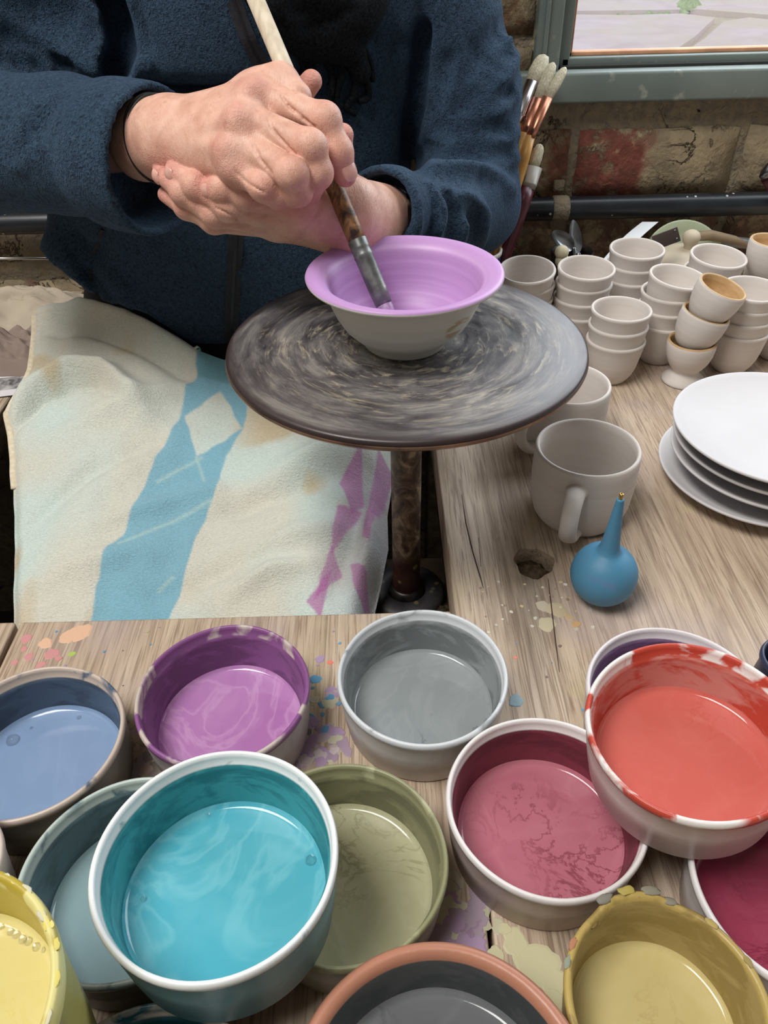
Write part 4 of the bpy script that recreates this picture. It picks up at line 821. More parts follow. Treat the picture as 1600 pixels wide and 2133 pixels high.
for k, (x, y, z_, rz, nm, m_) in enumerate(((10, 800, -0.0015, 0.2, 'printed sheet of paper with a grey picture beside the towel', PAPER), (20, 752, 0.0005, 0.1, 'blank white sheet of paper behind the printed one', plain('white_paper', (216, 208, 218), 0.6, var=0.04)))):
    p = at(x, y, z=z_); V = [(-0.075, -0.032, 0), (0.075, -0.032, 0), (0.075, 0.032, 0.001), (-0.075, 0.032, 0.0005)]; V += [(a, b, c-0.0006) for a, b, c in V]
    tag(link('paper_sheet', mk('paper_sheet', V, [(0, 1, 2, 3), (7, 6, 5, 4), (0, 4, 5, 1), (1, 5, 6, 2), (2, 6, 7, 3), (3, 7, 4, 0)], False), m_, None, False, (p.x, p.y, z_), (0, 0, rz)), nm, 'paper', 'papers on the side bench')
# ================================================================== THE POTTER
person = empty('person', (-0.17, 0.95, -0.75), 'seated person in a navy fleece and black scarf steadying a long brush with both hands', 'person')
def C(cx, cy, D): return np.array(at(280+cx*0.3375, 100+cy*0.3375, D=D))
# ---- hands: one field, fine grid
RH = dict(wrist=C(215, 560, .640), arm=C(60, 560, .665))
lo = np.minimum.reduce([C(60, 100, .52), C(1600, 1250, .75), C(60, 1250, .70), C(1480, 100, .52), C(60, 1250, .52), C(1480, 100, .70)])-0.012
hi = np.maximum.reduce([C(60, 100, .52), C(1600, 1250, .75), C(60, 1250, .70), C(1480, 100, .52), C(60, 1250, .52), C(1480, 100, .70)])+0.012
HF = Field(lo, hi, 0.0009)
red = []          # (point, radius) where the skin runs redder
def finger(F, P, R, kroot=0.010, kin=0.004, red_tip=True, swell=1.05):
    """chain of tapered segments; blended widely at the knuckle, tightly further out"""
    q = F.bb(P, max(R)+kroot+3*F.h); d = None
    for i in range(len(P)-1):
        e = F.cone_d(q, P[i], P[i+1], R[i], R[i+1]); d = e if d is None else smin(d, e, kin)
    for i in range(1, len(P)-1):      # joint swelling
        e = F.cone_d(q, P[i], P[i]+1e-5, R[i]*swell, R[i]*swell); d = smin(d, e, 0.006)
    X, Y, Z = F.pts(q); dist = np.sqrt((X-P[0][0])**2+(Y-P[0][1])**2+(Z-P[0][2])**2)
    k = 0.0010+(kroot-0.0010)*np.clip(1-(dist-0.012)/0.020, 0, 1)
    F.f[q] = smin(F.f[q], d, k)
    if red_tip: red.append((P[-1], 0.016))
    for p in P[1:-1]: red.append((p, 0.010))
# right hand (back of the hand towards us)
rI = [C(735, 300, .588), C(1175, 440, .575), C(1258, 640, .583), C(1302, 785, .594)]
rM = [C(690, 445, .578), C(1085, 612, .562), C(1128, 770, .572), C(1085, 880, .590)]
rR = [C(660, 600, .577), C(975, 778, .560), C(1005, 880, .572), C(955, 900, .592)]
rP = [C(640, 740, .584), C(800, 855, .572), C(890, 905, .580), C(930, 895, .598)]
wr = RH['wrist']
HF.cone(RH['arm'], wr, 0.0260, 0.0245, 0.006)
vv = C(215, 650, .645)-C(215, 440, .645); vv /= np.linalg.norm(vv)
HF.cone(C(60, 520, .665), C(215, 505, .640), 0.0235, 0.0225, 0.02); HF.cone(C(60, 620, .668), C(215, 625, .645), 0.0235, 0.0215, 0.02)
for a, ra, b, rb in ((C(240, 500, .634), .0215, rI[0], .0125), (C(240, 545, .632), .0215, rM[0], .0125), (C(240, 590, .634), .0205, rR[0], .0120), (C(240, 640, .640), .0190, rP[0], .0125),
                     (C(300, 560, .650), .0170, C(640, 520, .612), .0150), (C(240, 640, .65), .018, C(640, 760, .612), .0160), (C(700, 640, .607), .014, C(640, 450, .607), .014)):
    HF.cone(a, b, ra, rb, 0.014)
# first web / base of the thumb
HF.cone(C(430, 450, .640), C(800, 260, .604), .0155, .0150, 0.014); HF.cone(C(740, 270, .600), C(905, 205, .592), .0135, .0112, 0.012); HF.cone(C(905, 205, .592), C(1010, 300, .585), .0115, .0105, 0.010)
finger(HF, rI, [.0125, .0110, .0101, .0088], swell=1.0); finger(HF, rM, [.0125, .0114, .0106, .0093], swell=1.0); finger(HF, rR, [.0120, .0109, .0102, .0091], swell=1.0); finger(HF, rP, [.0114, .0100, .0092, .0082], swell=1.0)
finger(HF, [C(780, 420, .628), C(980, 340, .634), C(1092, 205, .626)], [.0125, .0105, .0088], 0.008)
# knuckles, tendons
for p, r in ((C(722, 285, .5785), .0100), (C(640, 452, .5700), .0105), (C(575, 650, .5750), .0090), (C(620, 745, .578), .0085)):
    HF.cone(p, p+1e-5, r, r, 0.010); red.append((p, 0.012))
for a, b in ((C(330, 470, .606), C(690, 290, .573)), (C(330, 530, .603), C(620, 452, .566)), (C(330, 590, .606), C(580, 620, .569))):
    HF.cone(a, b, .0016, .0030, 0.010)
# left hand (cupped underneath, fingers towards the left)
lI = [C(1040, 985, .612), C(690, 905, .600), C(545, 872, .598), C(462, 868, .603)]
lM = [C(985, 1040, .625), C(580, 975, .608), C(380, 850, .606), C(248, 758, .616)]
lR = [C(930, 1085, .636), C(500, 1020, .618), C(300, 890, .615), C(165, 775, .628)]
lP = [C(880, 1095, .648), C(490, 1065, .630), C(320, 985, .628), C(195, 905, .638)]
lw = C(1345, 1050, .652)
HF.cone(C(1620, 1075, .735), lw, .0265, .0265, 0.006); HF.cone(C(1540, 1010, .715), C(1350, 985, .650), .022, .022, 0.014)
HF.cone(C(1540, 1115, .718), C(1330, 1110, .658), .021, .021, 0.014)
for b, rb, a, ra in ((lI[0], .0128, C(1300, 985, .640), .0225), (lM[0], .0125, C(1300, 1040, .643), .0225), (lR[0], .0120, C(1290, 1080, .648), .021), (lP[0], .0115, C(1280, 1095, .656), .0190),
                     (C(960, 960, .640), .0150, C(1250, 960, .656), .0180), (C(960, 1040, .655), .012, C(1240, 1040, .67), .015)):
    HF.cone(a, b, ra, rb, 0.014)
finger(HF, lI, [.0125, .0108, .0099, .0084], swell=1.0); finger(HF, lM, [.0122, .0106, .0095, .0080], swell=1.0); finger(HF, lR, [.0116, .0102, .0090, .0074], swell=1.0); finger(HF, lP, [.0108, .0094, .0082, .0068], swell=1.0)
finger(HF, [C(1290, 930, .642), C(1262, 790, .634), C(1262, 660, .624), C(1287, 535, .613)], [.0150, .0112, .0100, .0086], 0.010)
for px in ([(930, 690), (985, 760), (1010, 740)],): pass
def cg(pts, r=0.0008, k=0.0012): HF.groove([(280+x*0.3375, 100+y*0.3375) for x, y in pts], r, k, 3)
# creases: webs between fingers, knuckle folds, wrist lines
cg([(905, 295), (960, 365), (1050, 440), (1120, 490)], .0012, .002); cg([(822, 420), (850, 500), (930, 590), (1010, 670)], .0012, .002); cg([(735, 600), (780, 690), (850, 775)], .0007, .003)
for pts in ([(500, 985), (560, 1010), (640, 1060)], [(740, 1050), (820, 1030), (900, 1035)], [(620, 760), (700, 835), (800, 890)]):
    cg(pts, .0005, .0022)
V, Q = HF.nets(); V = laplace(V, Q, 2, 0.5)
# ---- rest of the body under the clothes, coarse, in the same mesh
BF = Field((-0.56, 0.66, -0.05), (0.25, 1.22, 1.12), 0.007)
BF.cone((-0.17, 1.0, 0.05), (-0.17, 1.0, 0.42), 0.085, 0.10, 0.03); BF.cone((-0.33, 1.0, 0.49), (0.05, 1.0, 0.49), 0.04, 0.04, 0.05)
BF.cone((-0.17, 0.99, 0.45), (-0.17, 0.95, 0.66), 0.055, 0.05, 0.04)
BF.ell((-0.17, 0.90, 0.78), (0.075, 0.095, 0.12), 0.02); BF.cone((-0.17, 0.815, 0.79), (-0.17, 0.79, 0.755), 0.010, 0.014, 0.015)
for sx in (-1, 1): BF.ell((-0.17+sx*0.078, 0.91, 0.77), (0.012, 0.022, 0.033), 0.006); BF.ell((-0.17+sx*0.032, 0.812, 0.795), (0.014, 0.012, 0.010), 0.003)
BF.cone((-0.195, 0.812, 0.715), (-0.145, 0.812, 0.715), 0.009, 0.009, 0.008)
BF.cone((-0.34, 0.98, 0.46), (-0.405, 0.815, 0.30), 0.04, 0.035, 0.03); BF.cone((-0.405, 0.815, 0.30), RH['arm'], 0.034, 0.025, 0.03)
BF.cone((0.065, 0.985, 0.46), (0.10, 0.94, 0.20), 0.022, 0.022, 0.02); BF.cone((0.095, 0.935, 0.20), C(1600, 1072, .728), 0.022, 0.022, 0.03)
V2, Q2 = BF.nets(); V2 = laplace(V2, Q2, 2)
redv = np.zeros(len(V)+len(V2)); A = np.concatenate([V, V2])
for p, r in red: redv = np.maximum(redv, np.exp(-(np.linalg.norm(A-np.array(p), axis=1)/r)**2))
me = np_mesh('body', A, np.concatenate([Q, Q2+len(V)])); attr(me, 'red', redv)
s = S('skin', 0.47, 0.4)
base = s.ramp(s.noise(55, 5, 0.5, 0.6), [(0.3, s2l((200, 146, 124))), (0.5, s2l((216, 164, 142))), (0.7, s2l((228, 182, 160)))])
base = s.mix(s.math('MULTIPLY', s.attr('red'), 0.75), base, s2l((214, 130, 118)))
base = s.mix(s.ramp(s.noise(150, 3), [(0.62, 0.0), (0.75, 0.45)]), base, s2l((186, 122, 100)))
s.col(base); s.b.inputs['Subsurface Weight'].default_value = 0.12; s.b.inputs['Subsurface Radius'].default_value = (0.006, 0.002, 0.001); s.b.inputs['Subsurface Scale'].default_value = 0.5
s.bump(s.voro(620, feat='DISTANCE_TO_EDGE'), 0.25, 0.0005).bump(s.noise(1.0, 4, 1.0, 0.6, s.vec((620, 150, 200))), 0.55, 0.0009).bump(s.math('MULTIPLY', s.noise(1.0, 4, 1.6, 0.6, s.vec((240, 420, 420))), s.attr('red')), 0.8, 0.0022); SKIN = s.m
body = link('body', me, SKIN, person)
s = S('fingernail', 0.3, 0.5); s.col(s.ramp(s.noise(120, 2), [(0.3, s2l((206, 146, 132))), (0.7, s2l((222, 172, 156)))])); NAIL = s.m
def nail(P, R, toward, w=0.0062, l=0.0075):
    """curved plate lying on the last finger segment, on the side that faces `toward`"""
    a = Vector(P[-2]); b = Vector(P[-1]); ax = (b-a).normalized(); n = Vector(toward); n = (n-ax*n.dot(ax)).normalized(); u = ax.cross(n); V = []; F = []; m = 10; k = 8
    c = b-ax*0.0030
    for i in range(m+1):
        for j in range(k+1):
            t = i/m*2-1; q = j/k*2-1; e = math.sqrt(max(0, 1-abs(t)**3)); ang = q*0.85*(w/0.0062)*e
            V.append(c+ax*(l*0.95*t)+u*math.sin(ang)*R*1.02+n*(math.cos(ang)*R*1.05+0.0008-0.0012*max(0, -t)**2-0.0018*max(0, t)**3))
    for i in range(m):
        for j in range(k): F.append((i*(k+1)+j, i*(k+1)+j+1, (i+1)*(k+1)+j+1, (i+1)*(k+1)+j))
    o = link('fingernail', mk('fingernail', V, F), NAIL, body); sm = o.modifiers.new('t', 'SOLIDIFY'); sm.thickness = 0.0005; sm.offset = 0
CD = Vector((0, 0, CAM_H))
def tocam(p): return (CD-Vector(p)).normalized()
nail(rI, .0089, tocam(rI[-1])+Vector((0.75, 0, -0.1)))
nail(lI, .0086, tocam(lI[-1])+Vector((-0.15, 0, -0.30)), l=0.006); nail(lM, .0082, tocam(lM[-1])+Vector((-0.2, 0, -0.45)), l=0.006); nail(lR, .0076, tocam(lR[-1])+Vector((-0.2, 0, -0.45)), l=0.0055)
# wrist bands
ELAST = plain('black_elastic', (18, 18, 20), 0.6)
def band(cx, tilt, r, rw):
    c = Vector(C(cx, 565, .652)); ax = Vector(wr-RH['arm']).normalized(); up = Vector((0, 0.25, 1)); up = (up-ax*up.dot(ax)).normalized(); fw = ax.cross(up); P = []
    for i in range(41):
        a = 2*math.pi*i/40; P.append(c+up*math.cos(a)*r*1.24+fw*math.sin(a)*r*1.06+ax*tilt*math.cos(a))
    return link('wrist_band', tube('wrist_band', P, [rw]*41, 8, False), ELAST, person)
band(205, 0.002, 0.0262, 0.0011); band(196, -0.003, 0.0264, 0.0011); band(150, 0.002, 0.0275, 0.0012); band(138, -0.002, 0.0278, 0.0012)

# ---- fleece jacket
JF = Field((-0.60, 0.58, 0.02), (0.26, 1.19, 0.66), 0.0040)
def W_(x, y, D): return np.array(at(x, y, D=D))
q = JF.sl((-0.6, 0.7, 0.02), (0.25, 1.19, 0.60)); X, Y, Z = JF.pts(q)
fz = np.clip((Z-0.07)/0.4, 0, 1); cxx = -0.172+0.0*fz; cyy = 0.985-0.012*fz
aa = 0.218+0.012*np.exp(-((Z-0.09)/0.05)**2)-0.012*np.sin(fz*3.14)+0.02*fz; bb_ = 0.118+0.010*np.exp(-((Z-0.22)/0.12)**2)
ee = 2.3
d = ((np.abs(X-cxx)/aa)**ee+(np.abs(Y-cyy)/bb_)**ee)**(1/ee)-1
d = d*0.115; d = np.maximum(d, 0.058+0.0*X-Z+0.10*np.clip(-(X+0.17), -0.05, 0.3)*(-1)*0+0*Y)
d = np.maximum(d, Z-0.50); JF.f[q] = smin(JF.f[q], d.astype(np.float32), 0.01)
JF.cone((-0.33, 1.0, 0.50), (0.0, 1.0, 0.50), 0.075, 0.075, 0.05); JF.cone((-0.17, 1.0, 0.52), (-0.17, 0.97, 0.60), 0.09, 0.075, 0.04)
# hanging front of the open jacket, on the left of the zip
JF.ell(W_(400, 60, .735), (0.085, 0.03, 0.075), 0.03); JF.ell(W_(340, 130, .765), (0.05, 0.025, 0.03), 0.03)
JF.ell(W_(470, 20, .715), (0.05, 0.03, 0.08), 0.03)
# left side hem bulges
JF.cone(W_(150, 545, .925), W_(250, 615, .925), 0.028, 0.026, 0.02); JF.cone(W_(135, 540, .93), W_(120, 545, .935), 0.022, 0.016, 0.02); JF.cone(W_(165, 480, .93), W_(150, 520, .925), 0.03, 0.025, 0.03)
q = JF.sl((-0.6, 0.7, 0.0), (0.25, 1.19, 0.24)); X, Y, Z = JF.pts(q)     # hem rises towards the hip
JF.f[q] = np.maximum(JF.f[q], (0.048+0.60*np.clip(-(X+0.205), 0, 0.19)+0.004*np.sin(X*60)-Z)*0.85)
TORSO_ONLY = JF.f.copy()
# right sleeve (left in the picture)
eR = W_(-95, 300, .745); wR = W_(318, 333, .672)
JF.cone((-0.36, 0.98, 0.47), eR, 0.078, 0.066, 0.012); JF.cone(eR, W_(150, 305, .705), 0.062, 0.058, 0.02); JF.cone(W_(150, 305, .705), W_(262, 325, .682), 0.058, 0.0550, 0.01)
# left sleeve
eL = W_(978, 425, .905); wL = W_(805, 440, .705)
JF.cone((0.045, 0.98, 0.47), W_(965, 200, .86), 0.066, 0.062, 0.02); JF.cone(W_(965, 200, .86), eL, 0.062, 0.055, 0.015); JF.cone(eL, W_(900, 440, .80), 0.056, 0.048, 0.02); JF.cone(W_(900, 440, .80), wL, 0.046, 0.0375, 0.012)
# folds: ridges then grooves, drawn where the picture shows them
G = JF.groove; Rg = JF.ridge
for px, r in (([(0, 60), (80, 90), (140, 128)], .015), ([(20, -8), (100, 28), (160, 75), (180, 120)], .017), ([(0, 112), (50, 125), (90, 136)], .007),
              ([(120, 195), (70, 250), (20, 330)], .007), ([(250, 400), (262, 435)], .008), ([(170, 420), (240, 440), (300, 462)], .006),
              ([(1065, 40), (1000, 120), (930, 200), (885, 275)], .012), ([(1062, 110), (1010, 180), (950, 240), (900, 262)], .010), ([(1063, 190), (1010, 232), (940, 250)], .008), ([(1062, 270), (1000, 275), (930, 268), (890, 260)], .011),
              ([(1062, 320), (1000, 312), (930, 318), (880, 312)], .010), ([(1055, 385), (1000, 360), (930, 352), (870, 350)], .010), ([(940, 120), (905, 180), (890, 240)], .010),
              ([(842, 385), (852, 430), (846, 490)], .007), ([(882, 385), (898, 430), (892, 495)], .008), ([(925, 390), (950, 430), (945, 500)], .008), ([(962, 400), (995, 440), (990, 505)], .007)):
    Rg([(x+10, y+9) for x, y in px], r*1.5, 0.012); G(px, r*1.7, 0.008)
for px, r in (([(214, 470), (208, 510), (188, 535), (186, 570), (205, 625)], .006), ([(140, 505), (185, 570), (250, 640), (330, 690)], .007), ([(160, 485), (180, 520)], .006),
              ([(300, 170), (360, 185), (430, 190), (500, 180)], .009), ([(285, 20), (300, 90), (330, 150)], .008), ([(880, 20), (872, 120), (868, 220), (850, 300)], .010), ([(700, 60), (800, 90), (870, 95)], .004)):
    G(px, r, 0.010)
def deep(px, r, k, n=3, d=0.014):
    P = JF.line(px, 8)
    for i in range(n):
        JF.chain([p+(p-np.array([0, 0, CAM_H]))/np.linalg.norm(p-np.array([0, 0, CAM_H]))*d*i for p in P], r, k, -1)
deep([(228, -10), (250, 50), (258, 100), (240, 145)], 0.011, 0.012, 4)
deep([(884, 60), (876, 150), (866, 240), (852, 300), (868, 350)], 0.008, 0.010, 2, 0.010)
deep([(300, 176), (360, 190), (430, 192), (490, 184)], 0.006, 0.008, 2)
gx, gy, gz = JF.ax
# cuffs: turned-back bands, then hollow them out
dR = (wR-W_(150, 305, .705)); dR /= np.linalg.norm(dR); cR0 = W_(255, 326, .684)
JF.cone(cR0+dR*0.002, cR0+dR*0.036, 0.0630, 0.0625, 0.0025)
dL = (wL-W_(900, 440, .80)); dL /= np.linalg.norm(dL)
JF.cone(wL-dL*0.004, wL+dL*0.014, 0.0395, 0.0385, 0.004)
def flat_end(c, dn, r):
    """cut the rounded end of a sleeve square and bore it out"""
    c = np.array(c); q = JF.sl(c-0.085, c+0.085); X, Y, Z = JF.pts(q); t = (X-c[0])*dn[0]+(Y-c[1])*dn[1]+(Z-c[2])*dn[2]
    rad = np.sqrt(np.maximum((X-c[0])**2+(Y-c[1])**2+(Z-c[2])**2-t*t, 0)); near = rad < r+0.012
    f = JF.f[q]; sel = near & (t > -0.002) & (t < 0.075); f2 = np.where(sel, np.minimum(np.maximum(f, t), TORSO_ONLY[q]*1.0 if False else 1e3), f)
    f2 = np.maximum(f2, np.where(t > -0.06, (r-0.007-rad)*1.0*(-1)*(-1)*0+-(rad-(r-0.0075)), -1e3)) if False else f2
    bore = np.maximum(rad-(r-0.0075), -t-0.055); f2 = np.where(t < 0.02, np.maximum(f2, -np.maximum(bore, t-0.02)), f2); JF.f[q] = f2
TO = TORSO_ONLY
flat_end(cR0+dR*0.040, dR, 0.0625); flat_end(wL+dL*0.018, dL, 0.0385)
JF.f = np.minimum(JF.f, np.where(TO < 0.02, TO+0.0, 1.0)) if False else JF.f
V, Q = JF.nets(); V = laplace(V, Q, 2, 0.5)
me = np_mesh('fleece_jacket', V, Q)
s = S('navy_fleece', 0.95, 0.15)
pn = s.noise(330, 3, 1.2, 0.55); pv = s.voro(360, s.vec((1, 1, 1)), 'SMOOTH_F1')
c = s.ramp(pn, [(0.34, s2l((26, 38, 52))), (0.46, s2l((42, 61, 80))), (0.7, s2l((56, 77, 97)))])  # shade in the pits of the pile is put into the colour
c = s.mix(s.ramp(s.noise(7, 3), [(0.4, 0.0), (0.7, 0.25)]), c, s2l((38, 52, 78)))
s.col(c); s.b.inputs['Sheen Weight'].default_value = 0.25; s.b.inputs['Sheen Roughness'].default_value = 0.5; s.b.inputs['Sheen Tint'].default_value = s2l((120, 150, 190))
s.bump(pn, 1.0, 0.0030).bump(s.noise(40, 3, 0.5), 0.25, 0.003); FLEECE = s.m
jk = link('fleece_jacket', me, FLEECE, person)
# zip: dark tape with teeth, lower closed run and upper open edge
s = S('zip_tape', 0.7); s.col(s.ramp(s.noise(300, 2), [(0.3, s2l((12, 13, 20))), (0.7, s2l((30, 32, 42)))])); ZIPM = s.m
def ribbon(name, px, w, m, lift=0.0015, parent=jk, F_=None, th=0.0015):
    P = (F_ or JF).line(px, 8); V = []; F = []
    P = [Vector(p) for p in P]; n = len(P)
    for it in range(4): P = [P[0]]+[(P[i-1]+P[i]*2+P[i+1])/4 for i in range(1, n-1)]+[P[-1]]
    for i, p in enumerate(P):
        t = (P[min(i+1, n-1)]-P[max(i-1, 0)]).normalized(); nn = tocam(p); u = t.cross(nn).normalized(); nn = u.cross(t)
        V += [p+u*w/2+nn*lift, p-u*w/2+nn*lift, p+u*w/2+nn*(lift-th), p-u*w/2+nn*(lift-th)]
    for i in range(n-1):
        k = 4*i; F += [(k, k+1, k+5, k+4), (k+3, k+2, k+6, k+7), (k+1, k+3, k+7, k+5), (k+2, k, k+4, k+6)]
    F += [(0, 2, 3, 1), (4*n-4, 4*n-3, 4*n-1, 4*n-2)]
    return link(name, mk(name, V, F, False), m, parent), P
zt, P = ribbon('zip', [(492, 485), (488, 560), (484, 640), (480, 738)], 0.017, ZIPM, 0.002)
def teeth(P, parent, w=0.0035, gap=0.0022, lift=0.0026):
    V = []; F = []
    L = 0.0; last = P[0]; pts = []
    for i in range(1, len(P)):
        seg = (P[i]-P[i-1]).length; k = int(seg/gap)+1
        for j in range(k): pts.append((P[i-1].lerp(P[i], j/k), (P[i]-P[i-1]).normalized()))
    for p, t in pts:
        nn = tocam(p); u = t.cross(nn).normalized(); st = len(V); b = p+nn*lift
        for a_ in (-1, 1):
            for b_ in (-1, 1):
                for c_ in (-1, 1): V.append(b+u*w/2*a_+t*gap*0.3*b_+nn*0.0005*c_)
        F += [(st, st+1, st+3, st+2), (st+4, st+6, st+7, st+5), (st, st+4, st+5, st+1), (st+2, st+3, st+7, st+6), (st, st+2, st+6, st+4), (st+1, st+5, st+7, st+3)]
    return tag(link('zip_teeth', mk('zip_teeth', V, F, False), plain('black_zip_teeth', (26, 26, 34), 0.4), parent), kind='stuff')
teeth(P, jk)
zt2, P2 = ribbon('zip', [(487, 0), (508, 60), (530, 110), (556, 150)], 0.014, ZIPM, 0.003)
teeth(P2, jk, 0.0022, 0.0022, 0.0036)
ribbon('pocket_seam', [(213, 478), (205, 510), (188, 535), (187, 570), (204, 618)], 0.004, ZIPM, 0.001)
# ---- black scarf with fringe hanging inside the open jacket
s = S('black_wool', 0.95, 0.1); s.col(s.ramp(s.noise(400, 3), [(0.3, s2l((9, 11, 14))), (0.7, s2l((30, 34, 38)))])); s.bump(s.noise(500, 3), 0.7, 0.0015); SCARF = s.m
SFd = Field((-0.32, 0.68, 0.28), (0.06, 1.12, 0.68), 0.0035)
def onJ(x, y, off):
    p = JF.march(x, y); return np.array(p)+np.array(tocam(p))*off
for px, r in (([(570, 0), (620, 40), (680, 60), (740, 40)], .022), ([(590, 55), (640, 90), (700, 95)], .016), ([(690, 60), (735, 110), (750, 150)], .012), ([(640, 0), (700, 10), (760, 0)], .022)):
    SFd.chain([onJ(x, y, 0.006) for x, y in px], r, 0.012)
SFd.chain([onJ(600, 5, 0.006), np.array((-0.13, 0.835, 0.46)), np.array((-0.10, 0.87, 0.54)), np.array((-0.085, 0.93, 0.585))], [.022, .028, .03, .03], 0.014)
SFd.chain([onJ(700, 5, 0.006), np.array((-0.07, 0.835, 0.46)), np.array((-0.075, 0.87, 0.53)), np.array((-0.085, 0.93, 0.585))], [.022, .028, .03, .03], 0.014)
SFd.chain([np.array((-0.085, 0.93, 0.585)), np.array((-0.10, 1.03, 0.60)), np.array((-0.17, 1.06, 0.61)), np.array((-0.24, 1.03, 0.60)), np.array((-0.26, 0.93, 0.585)), np.array((-0.21, 0.875, 0.56)), np.array((-0.13, 0.865, 0.54))], 0.03, 0.014)
for px, r in (([(610, 60), (680, 45), (730, 20)], .004), ([(600, 20), (660, 25)], .004)):
    SFd.groove(px, r, 0.006)
V, Q = SFd.nets(); V = laplace(V, Q, 2); sc_ = link('scarf', np_mesh('scarf', V, Q), SCARF, person)
for i, px in enumerate(([(622, 95), (632, 140), (628, 175)], [(645, 100), (652, 150), (662, 190)], [(668, 100), (690, 150), (690, 190), (684, 215)], [(700, 100), (712, 150), (700, 205), (712, 225)], [(722, 110), (742, 150), (738, 195), (722, 225), (742, 237)], [(738, 110), (760, 160), (768, 200), (748, 212)], [(748, 90), (770, 130), (776, 170)])):
    P = [Vector(onJ(x, y, 0.006)) for x, y in px]; Q_ = []
    for j in range(24):
        t = j/23*(len(P)-1); k = min(int(t), len(P)-2); f = t-k; p0, p1, p2, p3 = (P[max(0, min(len(P)-1, m_))] for m_ in (k-1, k, k+1, k+2))
        Q_.append(0.5*((2*p1)+(p2-p0)*f+(2*p0-5*p1+4*p2-p3)*f*f+(3*p1-p0-3*p2+p3)*f**3))
    link('fringe', tube('fringe', Q_, [0.0042-0.0010*j/23 for j in range(24)], 10), SCARF, sc_)
# ---- trousers
TF = Field((-0.50, 0.44, -0.78), (0.13, 1.16, 0.13), 0.010)
TF.ell((-0.172, 0.995, 0.06), (0.226, 0.118, 0.12), 0.02)
TF.cone((-0.29, 0.95, -0.045), (-0.325, 0.60, -0.125), 0.088, 0.060, 0.03); TF.cone((-0.07, 0.95, -0.05), (-0.085, 0.60, -0.135), 0.085, 0.058, 0.03)
TF.cone((-0.325, 0.60, -0.125), (-0.325, 0.58, -0.70), 0.058, 0.045, 0.03); TF.cone((-0.085, 0.60, -0.135), (-0.10, 0.58, -0.70), 0.056, 0.045, 0.03)
TF.cone((-0.325, 0.62, -0.72), (-0.325, 0.50, -0.725), 0.040, 0.030, 0.02); TF.cone((-0.10, 0.62, -0.72), (-0.10, 0.50, -0.725), 0.040, 0.030, 0.02)
V, Q = TF.nets(); V = laplace(V, Q, 2); link('trousers', np_mesh('trousers', V, Q), plain('black_cotton', (22, 22, 25), 0.9), person)
# stool
st_ = empty('stool', (-0.18, 0.98, -0.75), 'wooden stool under the seated person', 'stool')
link('seat', lathe('seat', [(0, -0.085), (0.14, -0.085), (0.145, -0.08), (0.145, -0.065), (0.14, -0.06), (0, -0.06)], 40), BEARER, st_, True, (-0.18, 0.99, -0.06))
for a in range(4):
    x, y = -0.18+0.1*math.cos(a*1.571+0.78), 0.99+0.1*math.sin(a*1.571+0.78); link('leg', tube('leg', [(x*1.0, y, -0.145), (x+(x+0.18)*0.3, y+(y-0.99)*0.3, -0.75)], [0.016, 0.014], 12), BEARER, st_)

# ================================================================== BRUSH IN THE HAND
b_tip = at(800, 634, Y=0.585); b_top = at(508, -60, D=.592)
ax = (b_top-b_tip).normalized(); r = empty('glaze_brush', b_tip, 'long wooden handled glaze brush held in both hands over the lavender bowl', 'brush')
L_ = (b_top-b_tip).length
def bp(t): return b_tip+ax*t
tf = (at(733, 503, D=.606)-b_tip).length
s = S('worn_brush_handle', 0.5, 0.4)
hd_ = s.n('SeparateXYZ'); s.l(s.co.outputs['Object'], hd_.inputs[0])
low = s.math('ADD', hd_.outputs[2], s.math('MULTIPLY', s.math('SUBTRACT', s.noise(50, 3), 0.5), 0.03))
dark = s.ramp(s.noise(1.0, 4, 0.8, 0.6, s.vec((140, 140, 30))), [(0.38, s2l((52, 36, 28))), (0.5, s2l((116, 78, 44))), (0.66, s2l((176, 126, 70)))])
pale = s.ramp(s.noise(1.0, 4, 0.3, 0.5, s.vec((160, 160, 16))), [(0.3, s2l((186, 168, 142))), (0.7, s2l((216, 202, 178)))])
zh = at(640, 300, D=.6).z
s.col(s.mix(s.ramp(s.math('SUBTRACT', low, zh-0.5), [(0.49, 1.0), (0.51, 0.0)]), pale, dark)); HANDLE = s.m
link('handle', tube('handle', [bp(tf-0.004), bp(tf+0.01), bp(tf+0.06), bp(tf+0.12), bp(L_)], [0.0072, 0.0074, 0.0074, 0.0070, 0.0066], 24), HANDLE, r)
s = S('grey_ferrule', 0.42); s.b.inputs['Metallic'].default_value = 0.6; s.col(s.ramp(s.noise(90, 4), [(0.35, s2l((86, 88, 86))), (0.65, s2l((128, 130, 126))), (0.74, s2l((190, 190, 184)))]))
fr_ = [(0.0, .0070), (0.012, .0075), (tf*0.5, .0076), (tf*0.74, .0077), (tf*0.76, .0081), (tf*0.78, .0077), (tf*0.86, .0077), (tf*0.88, .0081), (tf*0.90, .0077), (tf, .0078), (tf+0.001, .0070)]
link('ferrule', tube('ferrule', [bp(t) for t, q in fr_], [q for t, q in fr_], 24), s.m, r)
s = S('wet_bristles', 0.5); s.col(s.ramp(s.noise(300, 3), [(0.3, s2l((120, 92, 128))), (0.7, s2l((168, 128, 176)))]))
link('bristles', tube('bristles', [bp(0.002), bp(-0.008), bp(-0.016), bp(-0.0215)], [0.0066, 0.0064, 0.0046, 0.0012], 20), s.m, r)

